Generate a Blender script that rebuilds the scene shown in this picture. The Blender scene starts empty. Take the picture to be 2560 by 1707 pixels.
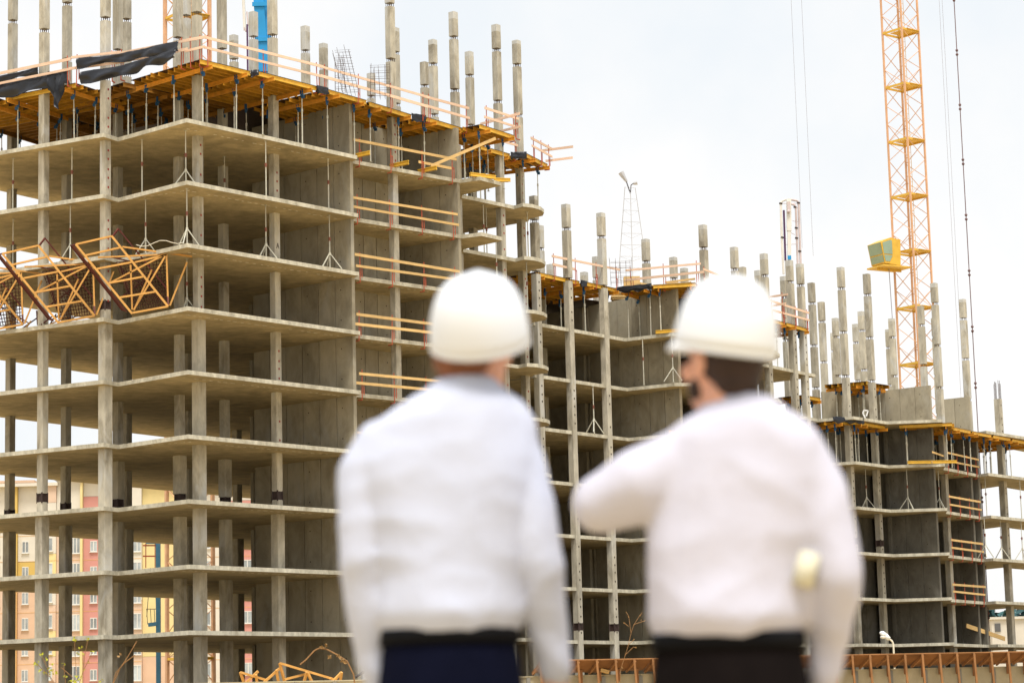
import bpy, bmesh, math, random
from mathutils import Vector, Matrix, noise as mnoise
random.seed(7)
S = bpy.context.scene
COL = S.collection
R = math.radians

# ------------------------------------------------------------------ camera
F_PX, PITCH, ROLL = 6044.0, 0.15588900793779645, 0.025939116927542374
cam_data = bpy.data.cameras.new('camera')
cam = bpy.data.objects.new('camera', cam_data)
COL.objects.link(cam)
cam_data.sensor_width = 36.0
cam_data.lens = F_PX / 2560 * 36.0
cam_data.clip_start = 0.1
cam_data.clip_end = 6000
cam_data.dof.use_dof = True
cam_data.dof.focus_distance = 128.0
cam_data.dof.aperture_fstop = 3.0
cam_data.dof.aperture_blades = 9
_cp, _sp, _cr, _sr = math.cos(PITCH), math.sin(PITCH), math.cos(ROLL), math.sin(ROLL)
_X, _U, _F = Vector((1, 0, 0)), Vector((0, -_sp, _cp)), Vector((0, _cp, _sp))
_right, _up = _cr * _X - _sr * _U, _sr * _X + _cr * _U
cam.matrix_world = Matrix(((_right.x, _up.x, -_F.x, 0), (_right.y, _up.y, -_F.y, 0),
                           (_right.z, _up.z, -_F.z, 0), (0, 0, 0, 1)))
S.camera = cam
GROUND = -0.75          # the eye is low, 0.75 m over the ground

# ------------------------------------------------------------------ sky and sun
SUN_EL, SUN_AZ = R(68), R(170)         # azimuth clockwise from +Y: high, behind the camera, a little right
world = bpy.data.worlds.new('World')
S.world = world
world.use_nodes = True
nt = world.node_tree
for n in list(nt.nodes):
    nt.nodes.remove(n)
N = nt.nodes.new
sky = N('ShaderNodeTexSky'); sky.sky_type = 'NISHITA'; sky.sun_disc = False
sky.sun_elevation = SUN_EL; sky.sun_rotation = SUN_AZ; sky.dust_density = 2.0
bg_sky = N('ShaderNodeBackground'); bg_sky.inputs['Strength'].default_value = 0.11
nt.links.new(sky.outputs['Color'], bg_sky.inputs['Color'])
tc = N('ShaderNodeTexCoord')
cl = N('ShaderNodeTexNoise'); cl.inputs['Scale'].default_value = 5.0; cl.inputs['Detail'].default_value = 6
cl.inputs['Roughness'].default_value = 0.55
nt.links.new(tc.outputs['Generated'], cl.inputs['Vector'])
crr = N('ShaderNodeValToRGB')
crr.color_ramp.elements[0].position = 0.36; crr.color_ramp.elements[0].color = (0.85, 0.885, 0.91, 1)
crr.color_ramp.elements[1].position = 0.62; crr.color_ramp.elements[1].color = (1.0, 0.975, 0.945, 1)
sepz = N('ShaderNodeSeparateXYZ'); nt.links.new(tc.outputs['Generated'], sepz.inputs['Vector'])
hz = N('ShaderNodeMapRange'); hz.inputs['From Min'].default_value = 0.0; hz.inputs['From Max'].default_value = 0.45     # paler towards the horizon
hz.inputs['To Min'].default_value = 0.12; hz.inputs['To Max'].default_value = -0.16
nt.links.new(sepz.outputs['Z'], hz.inputs['Value'])
addz = N('ShaderNodeMath'); addz.operation = 'ADD'
nt.links.new(cl.outputs['Fac'], addz.inputs[0]); nt.links.new(hz.outputs['Result'], addz.inputs[1]); nt.links.new(addz.outputs[0], crr.inputs['Fac'])
bg_cl = N('ShaderNodeBackground'); bg_cl.inputs['Strength'].default_value = 1.07
nt.links.new(crr.outputs['Color'], bg_cl.inputs['Color'])
mx = N('ShaderNodeMixShader'); mx.inputs['Fac'].default_value = 0.9
nt.links.new(bg_sky.outputs[0], mx.inputs[1]); nt.links.new(bg_cl.outputs[0], mx.inputs[2])
wo = N('ShaderNodeOutputWorld'); nt.links.new(mx.outputs[0], wo.inputs['Surface'])

sun_d = bpy.data.lights.new('sun', 'SUN'); sun_d.energy = 3.6; sun_d.angle = R(18); sun_d.color = (1.0, 0.965, 0.91)
sun = bpy.data.objects.new('sun', sun_d); COL.objects.link(sun)
_sd = Vector((math.sin(SUN_AZ) * math.cos(SUN_EL), math.cos(SUN_AZ) * math.cos(SUN_EL), math.sin(SUN_EL)))
sun.rotation_euler = _sd.to_track_quat('Z', 'Y').to_euler()
S.view_settings.view_transform = 'Standard'
S.view_settings.look = 'None'
S.view_settings.exposure = 0.08
S.view_settings.gamma = 1.0
S.view_settings.use_curve_mapping = False
S.cycles.max_bounces = 6
S.cycles.diffuse_bounces = 2
S.cycles.use_fast_gi = False

# ------------------------------------------------------------------ survey: plan positions measured from the photograph
def _ray(px, py):
    x, y = px - 1280.0, 853.5 - py
    d = _F + _right * (x / F_PX) + _up * (y / F_PX)
    return d
def at_z(px, py, z):
    """plan position of a point known to lie at height z (a slab level)"""
    d = _ray(px, py); t = z / d.z
    return Vector((d.x * t, d.y * t))
def at_y(px, py, Y):
    """position of a point known to lie Y metres away"""
    d = _ray(px, py); return d * (Y / d.y)
STOREY, Z1 = 3.0, 4.5
def zk(k): return Z1 + STOREY * (k - 1)

# ------------------------------------------------------------------ helpers
def tag(o, label=None, cat=None, group=None, kind=None):
    if label: o['label'] = label
    if cat: o['category'] = cat
    if group: o['group'] = group
    if kind: o['kind'] = kind
    return o
def empty(name, loc=(0, 0, 0), rz=0.0, label=None, cat=None, group=None, kind=None):
    o = bpy.data.objects.new(name, None); COL.objects.link(o)
    o.location = loc; o.rotation_euler = (0, 0, rz); o.empty_display_size = 0.3
    return tag(o, label, cat, group, kind)
def base_of(o):
    v = Vector((0, 0, 0))
    while o is not None:
        v += o.location; o = o.parent
    return v
class MB:
    """collects simple solids; build() links them as ONE mesh object"""
    def __init__(s): s.v, s.f, s.mi, s.m = [], [], [], 0
    def add(s, vs, fs):
        n = len(s.v); s.v += [tuple(v) for v in vs]
        for f in fs: s.f.append([i + n for i in f]); s.mi.append(s.m)
        return s
    def obox(s, c, ax, ay, az):
        """box from centre and three half-axis vectors"""
        c, ax, ay, az = Vector(c), Vector(ax), Vector(ay), Vector(az)
        vs = [c - ax - ay - az, c + ax - ay - az, c + ax + ay - az, c - ax + ay - az,
              c - ax - ay + az, c + ax - ay + az, c + ax + ay + az, c - ax + ay + az]
        return s.add(vs, [(0, 3, 2, 1), (4, 5, 6, 7), (0, 1, 5, 4), (1, 2, 6, 5), (2, 3, 7, 6), (3, 0, 4, 7)])
    def box(s, x0, x1, y0, y1, z0, z1):
        return s.obox(((x0 + x1) / 2, (y0 + y1) / 2, (z0 + z1) / 2), ((x1 - x0) / 2, 0, 0), (0, (y1 - y0) / 2, 0), (0, 0, (z1 - z0) / 2))
    def bar(s, a, b, w, h=None, up=(0, 0, 1)):
        """square bar from a to b; w across, h along up"""
        a, b = Vector(a), Vector(b); h = w if h is None else h
        d = b - a; L = d.length
        if L < 1e-6: return s
        d /= L; u = Vector(up)
        if abs(d.dot(u)) > 0.98: u = Vector((0, 1, 0)) if abs(d.y) < 0.9 else Vector((1, 0, 0))
        x = d.cross(u).normalized(); u = x.cross(d).normalized()
        return s.obox((a + b) / 2, d * (L / 2), x * (w / 2), u * (h / 2))
    def beam(s, a, b, h=0.2, w=0.08):
        """timber I-beam"""
        a, b = Vector(a), Vector(b); u = Vector((0, 0, 1))
        s.bar(a + u * (h / 2 - 0.02), b + u * (h / 2 - 0.02), w, 0.04)
        s.bar(a - u * (h / 2 - 0.02), b - u * (h / 2 - 0.02), w, 0.04)
        d = (b - a).normalized() * 0.004
        return s.bar(a + d, b - d, w * 0.36, h - 0.08)
    def tube(s, a, b, r0, r1=None, n=8):
        a, b = Vector(a), Vector(b); r1 = r0 if r1 is None else r1
        d = (b - a).normalized(); u = Vector((0, 0, 1)) if abs(d.z) < 0.95 else Vector((1, 0, 0))
        x = d.cross(u).normalized(); y = d.cross(x).normalized()
        vs = [a + (x * math.cos(t) + y * math.sin(t)) * r0 for t in [2 * math.pi * i / n for i in range(n)]]
        vs += [b + (x * math.cos(t) + y * math.sin(t)) * r1 for t in [2 * math.pi * i / n for i in range(n)]]
        fs = [(i, (i + 1) % n, n + (i + 1) % n, n + i) for i in range(n)]
        return s.add(vs, fs + [tuple(range(n))[::-1], tuple(range(n, 2 * n))])
    def path(s, pts, r, n=6):
        for a, b in zip(pts[:-1], pts[1:]): s.tube(a, b, r, r, n)
        return s
    def ball(s, c, r, nu=10, nv=7, sc=(1, 1, 1)):
        vs, fs = [], []
        for j in range(nv + 1):
            ph = math.pi * j / nv
            for i in range(nu):
                t = 2 * math.pi * i / nu
                vs.append((c[0] + r * sc[0] * math.sin(ph) * math.cos(t), c[1] + r * sc[1] * math.sin(ph) * math.sin(t), c[2] + r * sc[2] * math.cos(ph)))
        for j in range(nv):
            for i in range(nu):
                a, b = j * nu + i, j * nu + (i + 1) % nu
                fs.append((a, a + nu, b + nu, b))
        return s.add(vs, fs)
    def prism(s, poly, z0, z1):
        n = len(poly)
        a = sum(poly[i][0] * poly[(i + 1) % n][1] - poly[(i + 1) % n][0] * poly[i][1] for i in range(n))
        if a < 0: poly = poly[::-1]
        vs = [(p[0], p[1], z0) for p in poly] + [(p[0], p[1], z1) for p in poly]
        fs = [tuple(range(n))[::-1], tuple(range(n, 2 * n))] + [(i, (i + 1) % n, n + (i + 1) % n, n + i) for i in range(n)]
        return s.add(vs, fs)
    def build(s, name, mat, parent=None, smooth=False, local=False):
        me = bpy.data.meshes.new(name)
        off = Vector((0, 0, 0)) if (parent is None or local) else base_of(parent)
        vs = s.v if off.length == 0 else [(v[0] - off.x, v[1] - off.y, v[2] - off.z) for v in s.v]
        me.from_pydata(vs, [], s.f)
        mats = mat if isinstance(mat, (list, tuple)) else [mat]
        for m in mats: me.materials.append(m)
        if len(mats) > 1: me.polygons.foreach_set('material_index', s.mi)
        if smooth: me.polygons.foreach_set('use_smooth', [True] * len(me.polygons))
        me.update()
        o = bpy.data.objects.new(name, me); COL.objects.link(o)
        if parent is not None: o.parent = parent
        return o
def copy_tree(o, parent=None):
    c = o.copy(); COL.objects.link(c)
    if parent is not None: c.parent = parent
    for ch in list(o.children): copy_tree(ch, c)
    return c

# ------------------------------------------------------------------ materials
def new_mat(name, base, rough=0.85, var=0.12, scale=1.0, detail=6.0, stretch=(1, 1, 1), bump=0.0, spec=0.3, metal=0.0,
            light=None, light_amt=0.0, dirt=None, dirt_amt=0.0, dirt_scale=0.35, per_obj=0.0, coat=0.0, trans=0.0):
    m = bpy.data.materials.new(name); m.use_nodes = True
    t = m.node_tree; b = t.nodes['Principled BSDF']
    b.inputs['Roughness'].default_value = rough; b.inputs['Metallic'].default_value = metal
    b.inputs['Specular IOR Level'].default_value = spec
    b.inputs['Coat Weight'].default_value = coat
    g = t.nodes.new('ShaderNodeNewGeometry'); mp = t.nodes.new('ShaderNodeMapping')
    mp.inputs['Scale'].default_value = stretch
    t.links.new(g.outputs['Position'], mp.inputs['Vector'])
    n1 = t.nodes.new('ShaderNodeTexNoise'); n1.inputs['Scale'].default_value = scale; n1.inputs['Detail'].default_value = detail
    n1.inputs['Roughness'].default_value = 0.62
    t.links.new(mp.outputs['Vector'], n1.inputs['Vector'])
    r = t.nodes.new('ShaderNodeMapRange'); r.inputs['From Min'].default_value = 0.3; r.inputs['From Max'].default_value = 0.7
    r.inputs['To Min'].default_value = 1 - var; r.inputs['To Max'].default_value = 1 + var
    t.links.new(n1.outputs['Fac'], r.inputs['Value'])
    mul = t.nodes.new('ShaderNodeVectorMath'); mul.operation = 'SCALE'
    mul.inputs[0].default_value = base
    src = r.outputs['Result']
    if per_obj > 0:
        oi = t.nodes.new('ShaderNodeObjectInfo'); r2 = t.nodes.new('ShaderNodeMapRange')
        r2.inputs['To Min'].default_value = 1 - per_obj; r2.inputs['To Max'].default_value = 1 + per_obj
        t.links.new(oi.outputs['Random'], r2.inputs['Value'])
        mm = t.nodes.new('ShaderNodeMath'); mm.operation = 'MULTIPLY'
        t.links.new(src, mm.inputs[0]); t.links.new(r2.outputs['Result'], mm.inputs[1]); src = mm.outputs[0]
    t.links.new(src, mul.inputs['Scale'])
    out = mul.outputs['Vector']
    if dirt is not None:
        n2 = t.nodes.new('ShaderNodeTexNoise'); n2.inputs['Scale'].default_value = dirt_scale; n2.inputs['Detail'].default_value = 8
        n2.inputs['Roughness'].default_value = 0.68; n2.inputs['Distortion'].default_value = 0.6
        t.links.new(mp.outputs['Vector'], n2.inputs['Vector'])
        r3 = t.nodes.new('ShaderNodeMapRange'); r3.inputs['From Min'].default_value = 0.47; r3.inputs['From Max'].default_value = 0.7
        r3.inputs['To Min'].default_value = 0; r3.inputs['To Max'].default_value = dirt_amt
        t.links.new(n2.outputs['Fac'], r3.inputs['Value'])
        mxr = t.nodes.new('ShaderNodeMix'); mxr.data_type = 'RGBA'
        t.links.new(r3.outputs['Result'], mxr.inputs['Factor']); t.links.new(out, mxr.inputs['A'])
        mxr.inputs['B'].default_value = (*dirt, 1); out = mxr.outputs['Result']
    if light is not None:
        n3 = t.nodes.new('ShaderNodeTexNoise'); n3.inputs['Scale'].default_value = dirt_scale * 0.7; n3.inputs['Detail'].default_value = 7
        n3.inputs['Roughness'].default_value = 0.6; n3.inputs['Distortion'].default_value = 0.8
        off = t.nodes.new('ShaderNodeVectorMath'); off.operation = 'ADD'; off.inputs[1].default_value = (31.0, 17.0, 9.0)
        t.links.new(mp.outputs['Vector'], off.inputs[0]); t.links.new(off.outputs['Vector'], n3.inputs['Vector'])
        r4 = t.nodes.new('ShaderNodeMapRange'); r4.inputs['From Min'].default_value = 0.54; r4.inputs['From Max'].default_value = 0.66
        r4.inputs['To Min'].default_value = 0; r4.inputs['To Max'].default_value = light_amt
        t.links.new(n3.outputs['Fac'], r4.inputs['Value']); mx2 = t.nodes.new('ShaderNodeMix'); mx2.data_type = 'RGBA'
        t.links.new(r4.outputs['Result'], mx2.inputs['Factor']); t.links.new(out, mx2.inputs['A']); mx2.inputs['B'].default_value = (*light, 1); out = mx2.outputs['Result']
    t.links.new(out, b.inputs['Base Color'])
    if bump > 0:
        bp = t.nodes.new('ShaderNodeBump'); bp.inputs['Strength'].default_value = bump; bp.inputs['Distance'].default_value = 0.02
        t.links.new(n1.outputs['Fac'], bp.inputs['Height']); t.links.new(bp.outputs['Normal'], b.inputs['Normal'])
    if trans > 0: b.inputs['Transmission Weight'].default_value = trans
    return m
M = {}
M['slab'] = new_mat('slab_concrete', (0.60, 0.475, 0.265), var=0.22, scale=1.6, detail=9, bump=0.25, dirt=(0.28, 0.22, 0.12), dirt_amt=0.6, dirt_scale=0.5, per_obj=0.05)
M['floor'] = new_mat('low_bounce_concrete_floor', (0.33, 0.275, 0.185), var=0.25, scale=1.2, detail=9, bump=0.3, dirt=(0.12, 0.10, 0.07), dirt_amt=0.6, dirt_scale=0.5)  # slab tops darkened in colour to cut the bounce inside the storeys
M['edge'] = new_mat('slab_edge_concrete', (0.57, 0.53, 0.415), var=0.28, scale=3.5, detail=9, stretch=(1, 1, 0.6), bump=0.3, dirt=(0.24, 0.20, 0.12), dirt_amt=0.65, dirt_scale=0.8)
M['column'] = new_mat('column_concrete', (0.50, 0.46, 0.365), var=0.25, scale=2.2, detail=9, stretch=(1, 1, 0.4), bump=0.2, light=(0.60, 0.60, 0.57), light_amt=0.7, dirt=(0.20, 0.165, 0.11), dirt_amt=0.85, dirt_scale=0.9, per_obj=0.1)
M['column_new'] = new_mat('column_top_concrete', (0.56, 0.545, 0.49), var=0.1, scale=3, per_obj=0.05)
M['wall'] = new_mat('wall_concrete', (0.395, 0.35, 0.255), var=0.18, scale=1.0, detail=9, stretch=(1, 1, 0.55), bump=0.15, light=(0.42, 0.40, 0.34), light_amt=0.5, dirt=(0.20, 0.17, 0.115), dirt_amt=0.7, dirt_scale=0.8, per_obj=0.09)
M['wall_shaded'] = new_mat('shaded_grey_wall_concrete', (0.185, 0.172, 0.14), var=0.2, scale=1.0, detail=9, stretch=(1, 1, 0.55), bump=0.15, light=(0.30, 0.29, 0.26), light_amt=0.5, dirt=(0.09, 0.08, 0.06), dirt_amt=0.8, dirt_scale=0.8, per_obj=0.12)  # wall concrete darkened in colour for the shade between the low slabs
M['hole'] = new_mat('anchor_hole_rust', (0.30, 0.035, 0.025), var=0.3)
M['hole_dark'] = new_mat('anchor_hole_dark', (0.05, 0.035, 0.025), var=0.3)
M['rebar'] = new_mat('rebar_steel', (0.10, 0.06, 0.045), rough=0.7, var=0.3)
M['splice'] = new_mat('splice_steel', (0.05, 0.03, 0.025), rough=0.6, var=0.4, scale=6)
M['beige'] = new_mat('pale_beige', (0.75, 0.69, 0.55), var=0.2, scale=5)  # pale beige for the soffit dashes, the cord and the lamp pole
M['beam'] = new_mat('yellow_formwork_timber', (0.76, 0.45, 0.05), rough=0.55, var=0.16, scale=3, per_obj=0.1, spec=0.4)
M['beam_orange'] = new_mat('shade_orange_formwork_timber', (0.72, 0.31, 0.03), rough=0.6, var=0.2, scale=3, per_obj=0.12)  # yellow beam timber coloured orange for the shade under the joists
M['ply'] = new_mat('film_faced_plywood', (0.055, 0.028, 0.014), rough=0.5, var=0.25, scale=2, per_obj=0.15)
M['beam_dim'] = new_mat('dimmed_orange_formwork_timber', (0.52, 0.25, 0.02), rough=0.65, var=0.25, scale=3, per_obj=0.2)  # joist timber darkened in colour for the shade behind the edge joist
M['beam_shaded'] = new_mat('shaded_brown_formwork_timber', (0.34, 0.155, 0.02), rough=0.7, var=0.25, scale=3, per_obj=0.2)  # same timber coloured browner for the deep shade under the deck
M['plank'] = new_mat('pine_plank', (0.74, 0.49, 0.20), rough=0.75, var=0.18, scale=5, stretch=(0.5, 0.5, 4), per_obj=0.15)
M['redpost'] = new_mat('red_painted_post', (0.42, 0.085, 0.04), rough=0.5, var=0.25, scale=4)
M['prop'] = new_mat('galvanised_prop', (0.56, 0.54, 0.44), rough=0.45, var=0.2, scale=5, spec=0.5, per_obj=0.15)
M['riser'] = new_mat('dull_riser_pipe', (0.17, 0.10, 0.10), rough=0.6, var=0.2)
M['cage'] = new_mat('thin_light_rebar', (0.34, 0.30, 0.27), rough=0.7, var=0.2)
M['collar'] = new_mat('rusty_collar', (0.22, 0.08, 0.05), rough=0.6, var=0.2)
M['head'] = new_mat('blue_fork_head', (0.025, 0.10, 0.22), rough=0.45, var=0.2)
M['tarp'] = new_mat('black_plastic_sheet', (0.016, 0.017, 0.022), rough=0.32, var=0.3, spec=0.4)
M['crane'] = new_mat('orange_crane_paint', (0.70, 0.41, 0.235), rough=0.5, var=0.15, scale=2)  # orange paled in colour for bloom and haze on the masts
M['crane_y'] = new_mat('yellow_crane_paint', (0.74, 0.45, 0.06), rough=0.45, var=0.12, scale=2)
M['glass'] = new_mat('cab_glass', (0.27, 0.36, 0.25), rough=0.08, var=0.1, spec=0.8)
M['truss'] = new_mat('amber_steel_paint', (0.66, 0.345, 0.09), rough=0.5, var=0.16, scale=3)
M['truss_dark'] = new_mat('dark_red_mesh_steel', (0.10, 0.018, 0.012), rough=0.6, var=0.3, scale=3)
M['blue'] = new_mat('blue_boom_paint', (0.015, 0.30, 0.62), rough=0.4, var=0.1, spec=0.5)
M['boomwhite'] = new_mat('white_boom_paint', (0.80, 0.76, 0.68), rough=0.4, var=0.1)
M['pipe'] = new_mat('pinkish_steel_pipe', (0.62, 0.52, 0.50), rough=0.45, var=0.2)
M['purple'] = new_mat('dark_hydraulic_cylinder', (0.10, 0.045, 0.11), rough=0.4, var=0.2)
M['darksteel'] = new_mat('dark_steel', (0.06, 0.05, 0.05), rough=0.5, var=0.2)
M['cable'] = new_mat('steel_cable', (0.30, 0.28, 0.30), rough=0.5, var=0.1)
M['mast'] = new_mat('pale_mast_steel', (0.50, 0.50, 0.52), rough=0.5, var=0.1)
M['earth'] = new_mat('sandy_earth', (0.55, 0.42, 0.23), rough=0.95, var=0.3, scale=0.3, detail=10, bump=0.4)
M['plank_pale'] = new_mat('bloom_paled_pine_plank', (0.80, 0.56, 0.40), rough=0.8, var=0.15, scale=5, stretch=(0.5, 0.5, 4), per_obj=0.12)  # pine made paler and pinker for the sky bloom round the deck rails
M['dim_bounce'] = new_mat('bounce_dimming_earth', (0.075, 0.058, 0.04), rough=0.95, var=0.3, scale=0.5, detail=10, bump=0.4)
M['white'] = new_mat('white_lamp', (0.85, 0.85, 0.84), rough=0.35, var=0.05)
# ------------------------------------------------------------------ ground
g = MB(); n_g = 40
g.add([(-2500, -400, GROUND), (2500, -400, GROUND), (2500, 3500, GROUND), (-2500, 3500, GROUND)], [(0, 1, 2, 3)])
tag(g.build('ground', M['earth']), 'sandy bare earth of the building site', None, None, 'structure')

g = MB(); g.prism([(-40, 116), (-32, 99), (-13, 92), (3, 104), (21, 127), (50, 158), (50, 185), (24, 193), (7, 172), (-12, 147), (-30, 121)], GROUND + 0.004, GROUND + 0.06)  # unseen dark patch added to cut bounced light on the lower floors
tag(g.build('bounce_dimming_patch', M['dim_bounce']), 'unseen dark patch added to dim bounce around the unfinished buildings', None, None, 'structure')

# ------------------------------------------------------------------ the three concrete frames
D1 = Vector((0.62, 0.785)).normalized(); D2 = Vector((D1.y, -D1.x))     # along the street front / out towards the street
V3a = lambda p, z: Vector((p[0], p[1], z))
tall = empty('unfinished_building', (-14, 120, GROUND), 0, 'tall bare concrete frame on the left with nine open floors and pointed corner balconies', 'building')
mid = empty('unfinished_building', (8, 148, GROUND), 0, 'middle bare concrete frame with seven open floors behind the two men', 'building')
low = empty('unfinished_building', (27, 168, GROUND), 0, 'lowest dark concrete frame at the right edge below the tower crane', 'building')

def arc(c, r, a0, a1, n=7):
    return [(c[0] + r * math.cos(R(a0 + (a1 - a0) * i / n)), c[1] + r * math.sin(R(a0 + (a1 - a0) * i / n))) for i in range(n + 1)]
A_POLY = [(-15.07, 111.0), (-7.59, 119.45), (-8.07, 120.16), (-2.52, 125.5), (-1.46, 124.95), (-0.36, 126.4), (-2.5, 128.5),
          (-2.54, 129.2), (0.31, 132.45), (0.80, 131.85), (1.35, 132.2), (1.80, 132.9), (2.0, 133.7), (1.92, 134.5), (1.2, 135.2), (1.1, 136.0),
          (-12.3, 146.0), (-30.2, 119.4), (-19.4, 113.4), (-18.87, 114.4)]
B_POLY = [(1.28, 136.2), (6.78, 143.0), (9.5, 141.4), (10.65, 141.5), (11.3, 143.2), (14.4, 149.8), (15.72, 149.8), (16.5, 149.6), (16.9, 151.2), (16.0, 154.7),
          (20.3, 160.7), (7.6, 170.8), (-11.9, 146.2)]
C_POLY = [(20.4, 160.9), (22.6, 159.9), (25.3, 163.2), (29.05, 162.9), (29.35, 165.3), (32.9, 171.2), (33.4, 170.3), (36.9, 174.6), (43, 182.2), (39.5, 184.5), (35.76, 178.9),
          (32.5, 185.0), (24, 191), (7.9, 170.9)]
SL = 0.2
def slab(parent, poly, k, name='floor_slab'):
    m = MB(); z = zk(k); m.prism(poly, z - SL, z); m.mi = [0, 2] + [1] * (len(m.f) - 2)
    return m.build(name, [M['slab'], M['edge'], M['floor']], parent)
for k in range(1, 10): slab(tall, A_POLY, k)
for k in range(1, 8): slab(mid, B_POLY, k)
for k in range(1, 7): slab(low, C_POLY, k)
# row of small pale drips on the soffits near the front edges
def dashes(parent, a, b, k, off, step=0.42):
    a, b = Vector(a), Vector(b); d = (b - a).normalized(); nrm = Vector((-d.y, d.x)); L = (b - a).length
    m = MB(); z = zk(k) - SL - 0.006; s = 0.9
    while s < L - 0.6:
        if random.random() < 0.8:
            p = a + d * s + nrm * (off + random.uniform(-0.04, 0.04)); l = random.uniform(0.05, 0.13)
            m.obox((p.x, p.y, z), (d.x * l, d.y * l, 0), (nrm.x * 0.03, nrm.y * 0.03, 0), (0, 0, 0.005))
        s += step * random.uniform(0.8, 1.2)
    if m.v: tag(m.build('soffit_dash', M['beige'], parent), kind='stuff')
for k in range(2, 10):
    dashes(tall, (-15.07, 111.0), (-7.59, 119.45), k, 0.95)
    dashes(tall, (-8.07, 120.16), (-2.52, 125.5), k, 0.45)
    if k % 2 == 0: dashes(tall, (-19.4, 113.4), (-15.07, 111.0), k, 1.0)
    if k < 8: dashes(mid, (1.28, 136.2), (6.78, 143.0), k, 0.7)

def column(parent, x, y, top, gaps, side=0.4, wide=0.5, zwide=None, splices=(), holes=None, rebar_top=0, name='column', base=None):
    """precast column of storey-high pieces: open joints with bare bars at the slab levels not yet cast"""
    ax, ay = V3a(D1, 0), V3a(D2, 0); m = MB(); c = Vector((x, y, 0)); rb = MB(); sp = MB()
    cuts = [(GROUND if base is None else base)]
    spans = []; z0 = cuts[0]
    marks = sorted([(zk(kk) - SL, zk(kk), 'gap') for kk in gaps] + [(zs, zs + 0.42, 'spl') for zs in splices])
    for a, b, kind in marks:
        spans.append((z0, a)); z0 = b
        s = side / 2
        if kind == 'gap':
            for i in (-1, 1):
                for j in (-1, 1):
                    for e in (0, 1):
                        p = c + ax * (i * s * 0.7 * (1 - e)) + ay * (j * s * 0.7) if (e == 0 or i > 0) else c + ax * (j * s * 0.7)
                        rb.tube(p + Vector((0, 0, a - 0.02)), p + Vector((0, 0, b + 0.02)), 0.016, n=5)
        else:
            sp.obox(c + Vector((0, 0, (a + b) / 2)), ax * (s * 0.8), ay * (s * 0.8), (0, 0, (b - a) / 2 + 0.02))
            for i in (-1, 1):
                for j in (-1, 1):
                    p = c + ax * (i * s * 0.86) + ay * (j * s * 0.86)
                    sp.bar(p + Vector((0, 0, a - 0.05)), p + Vector((0, 0, b + 0.05)), 0.07)
    spans.append((z0, top))
    for a, b in spans:
        parts = [(a, b)]
        if zwide is not None and a < zwide < b: parts = [(a, zwide), (zwide, b)]
        for (p, q) in parts:
            s = (wide if (zwide is not None and q <= zwide + 1e-6) else side) / 2; bv = 0.03
            cap = 0.12 + 0.3 * random.random()
            if q == top and rebar_top == 0 and q - p > 1.2 and cap > 0.2:
                m.m = 0; colbox(m, c, ax, ay, s, p, q - cap, bv); m.m = 1; colbox(m, c, ax, ay, s, q - cap, q, bv); m.m = 0
            else: colbox(m, c, ax, ay, s, p, q, bv)
    o = m.build(name, [M['column'], M['column_new']], parent)
    if rebar_top:
        s = side / 2
        for i in (-1, -0.3, 0.3, 1):
            for j in (-1, 1):
                p = c + ax * (i * s * 0.75) + ay * (j * s * 0.75)
                rb.tube(p + Vector((0, 0, top - 0.02)), p + Vector((0, 0, top + rebar_top * random.uniform(0.85, 1.05))), 0.018, n=5)
    if rb.v: rb.build('rebar', M['rebar'], o)
    if sp.v: sp.build('column_splice', M['splice'], o)
    if holes:
        hm = MB()
        for (zf, side_d, mt) in holes:
            for i in range(5):
                if random.random() < 0.18: continue
                zz = zf + 0.45 + 0.47 * i + random.uniform(-0.05, 0.05)
                w = wide if (zwide is not None and zz < zwide) else side
                p = c + side_d * (w / 2 + 0.002) + Vector((0, 0, zz)); t = ax if abs(side_d.dot(ay)) > 0.5 else ay
                hm.obox(p, t * 0.042, side_d * 0.008, (0, 0, 0.05))
        tag(hm.build('anchor_hole', M[holes[0][2]], o), kind='stuff')
    return o
def colbox(m, c, ax, ay, s, z0, z1, bv):
    pts = [(-s + bv, -s), (s - bv, -s), (s, -s + bv), (s, s - bv), (s - bv, s), (-s + bv, s), (-s, s - bv), (-s, -s + bv)]
    m.prism([((c + ax * p + ay * q).x, (c + ax * p + ay * q).y) for p, q in pts], z0, z1)
out2 = V3a(D2, 0)       # the face that looks along the street front
A_TOP, BC_TOP = 38.87, 29.87
hA = lambda ks, mt='hole': [(zk(k), out2, mt) for k in ks]
A_COLS = [  # plan x, y, level where it widens, splices above which floors, holes on floors
    (-22.79, 116.0, 3, [3], None), (-19.46, 114.25, 6, [6], [6, 7, 8, 9]), (-14.93, 113.8, 6, [], [6, 7, 8]), (-11.67, 118.0, 3, [3], [4, 5, 8]),
    (-5.98, 123.0, 5, [], [9]), (-0.45, 132.2, None, [], [4, 5, 6, 7, 8]), (0.70, 135.5, None, [], [4, 5, 6, 7, 8, 9]),
    (-26.1, 124.3, 3, [3], None), (-22.67, 121.4, 3, [3], None), (-19.8, 119.95, 4, [3], None), (-20.1, 124.6, 3, [], None),
    (-16.45, 118.05, 4, [3], None), (-14.5, 120.3, 4, [3], None), (-16.87, 124.2, 3, [], None), (-15.35, 132.9, 3, [], None), (-13.76, 128.5, 3, [], None),
    (-11.17, 131.5, None, [], None), (-10.44, 135.1, None, [], None), (-4.8, 139.6, None, [], None), (-4.12, 134.9, None, [], None), (-2.79, 129.5, None, [], None),
    (-2.08, 137.6, None, [], None), (-6.17, 132.3, None, [], None), (-8.1, 141.8, None, [], None), (-29.3, 119.9, 3, [3], None)]
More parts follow.
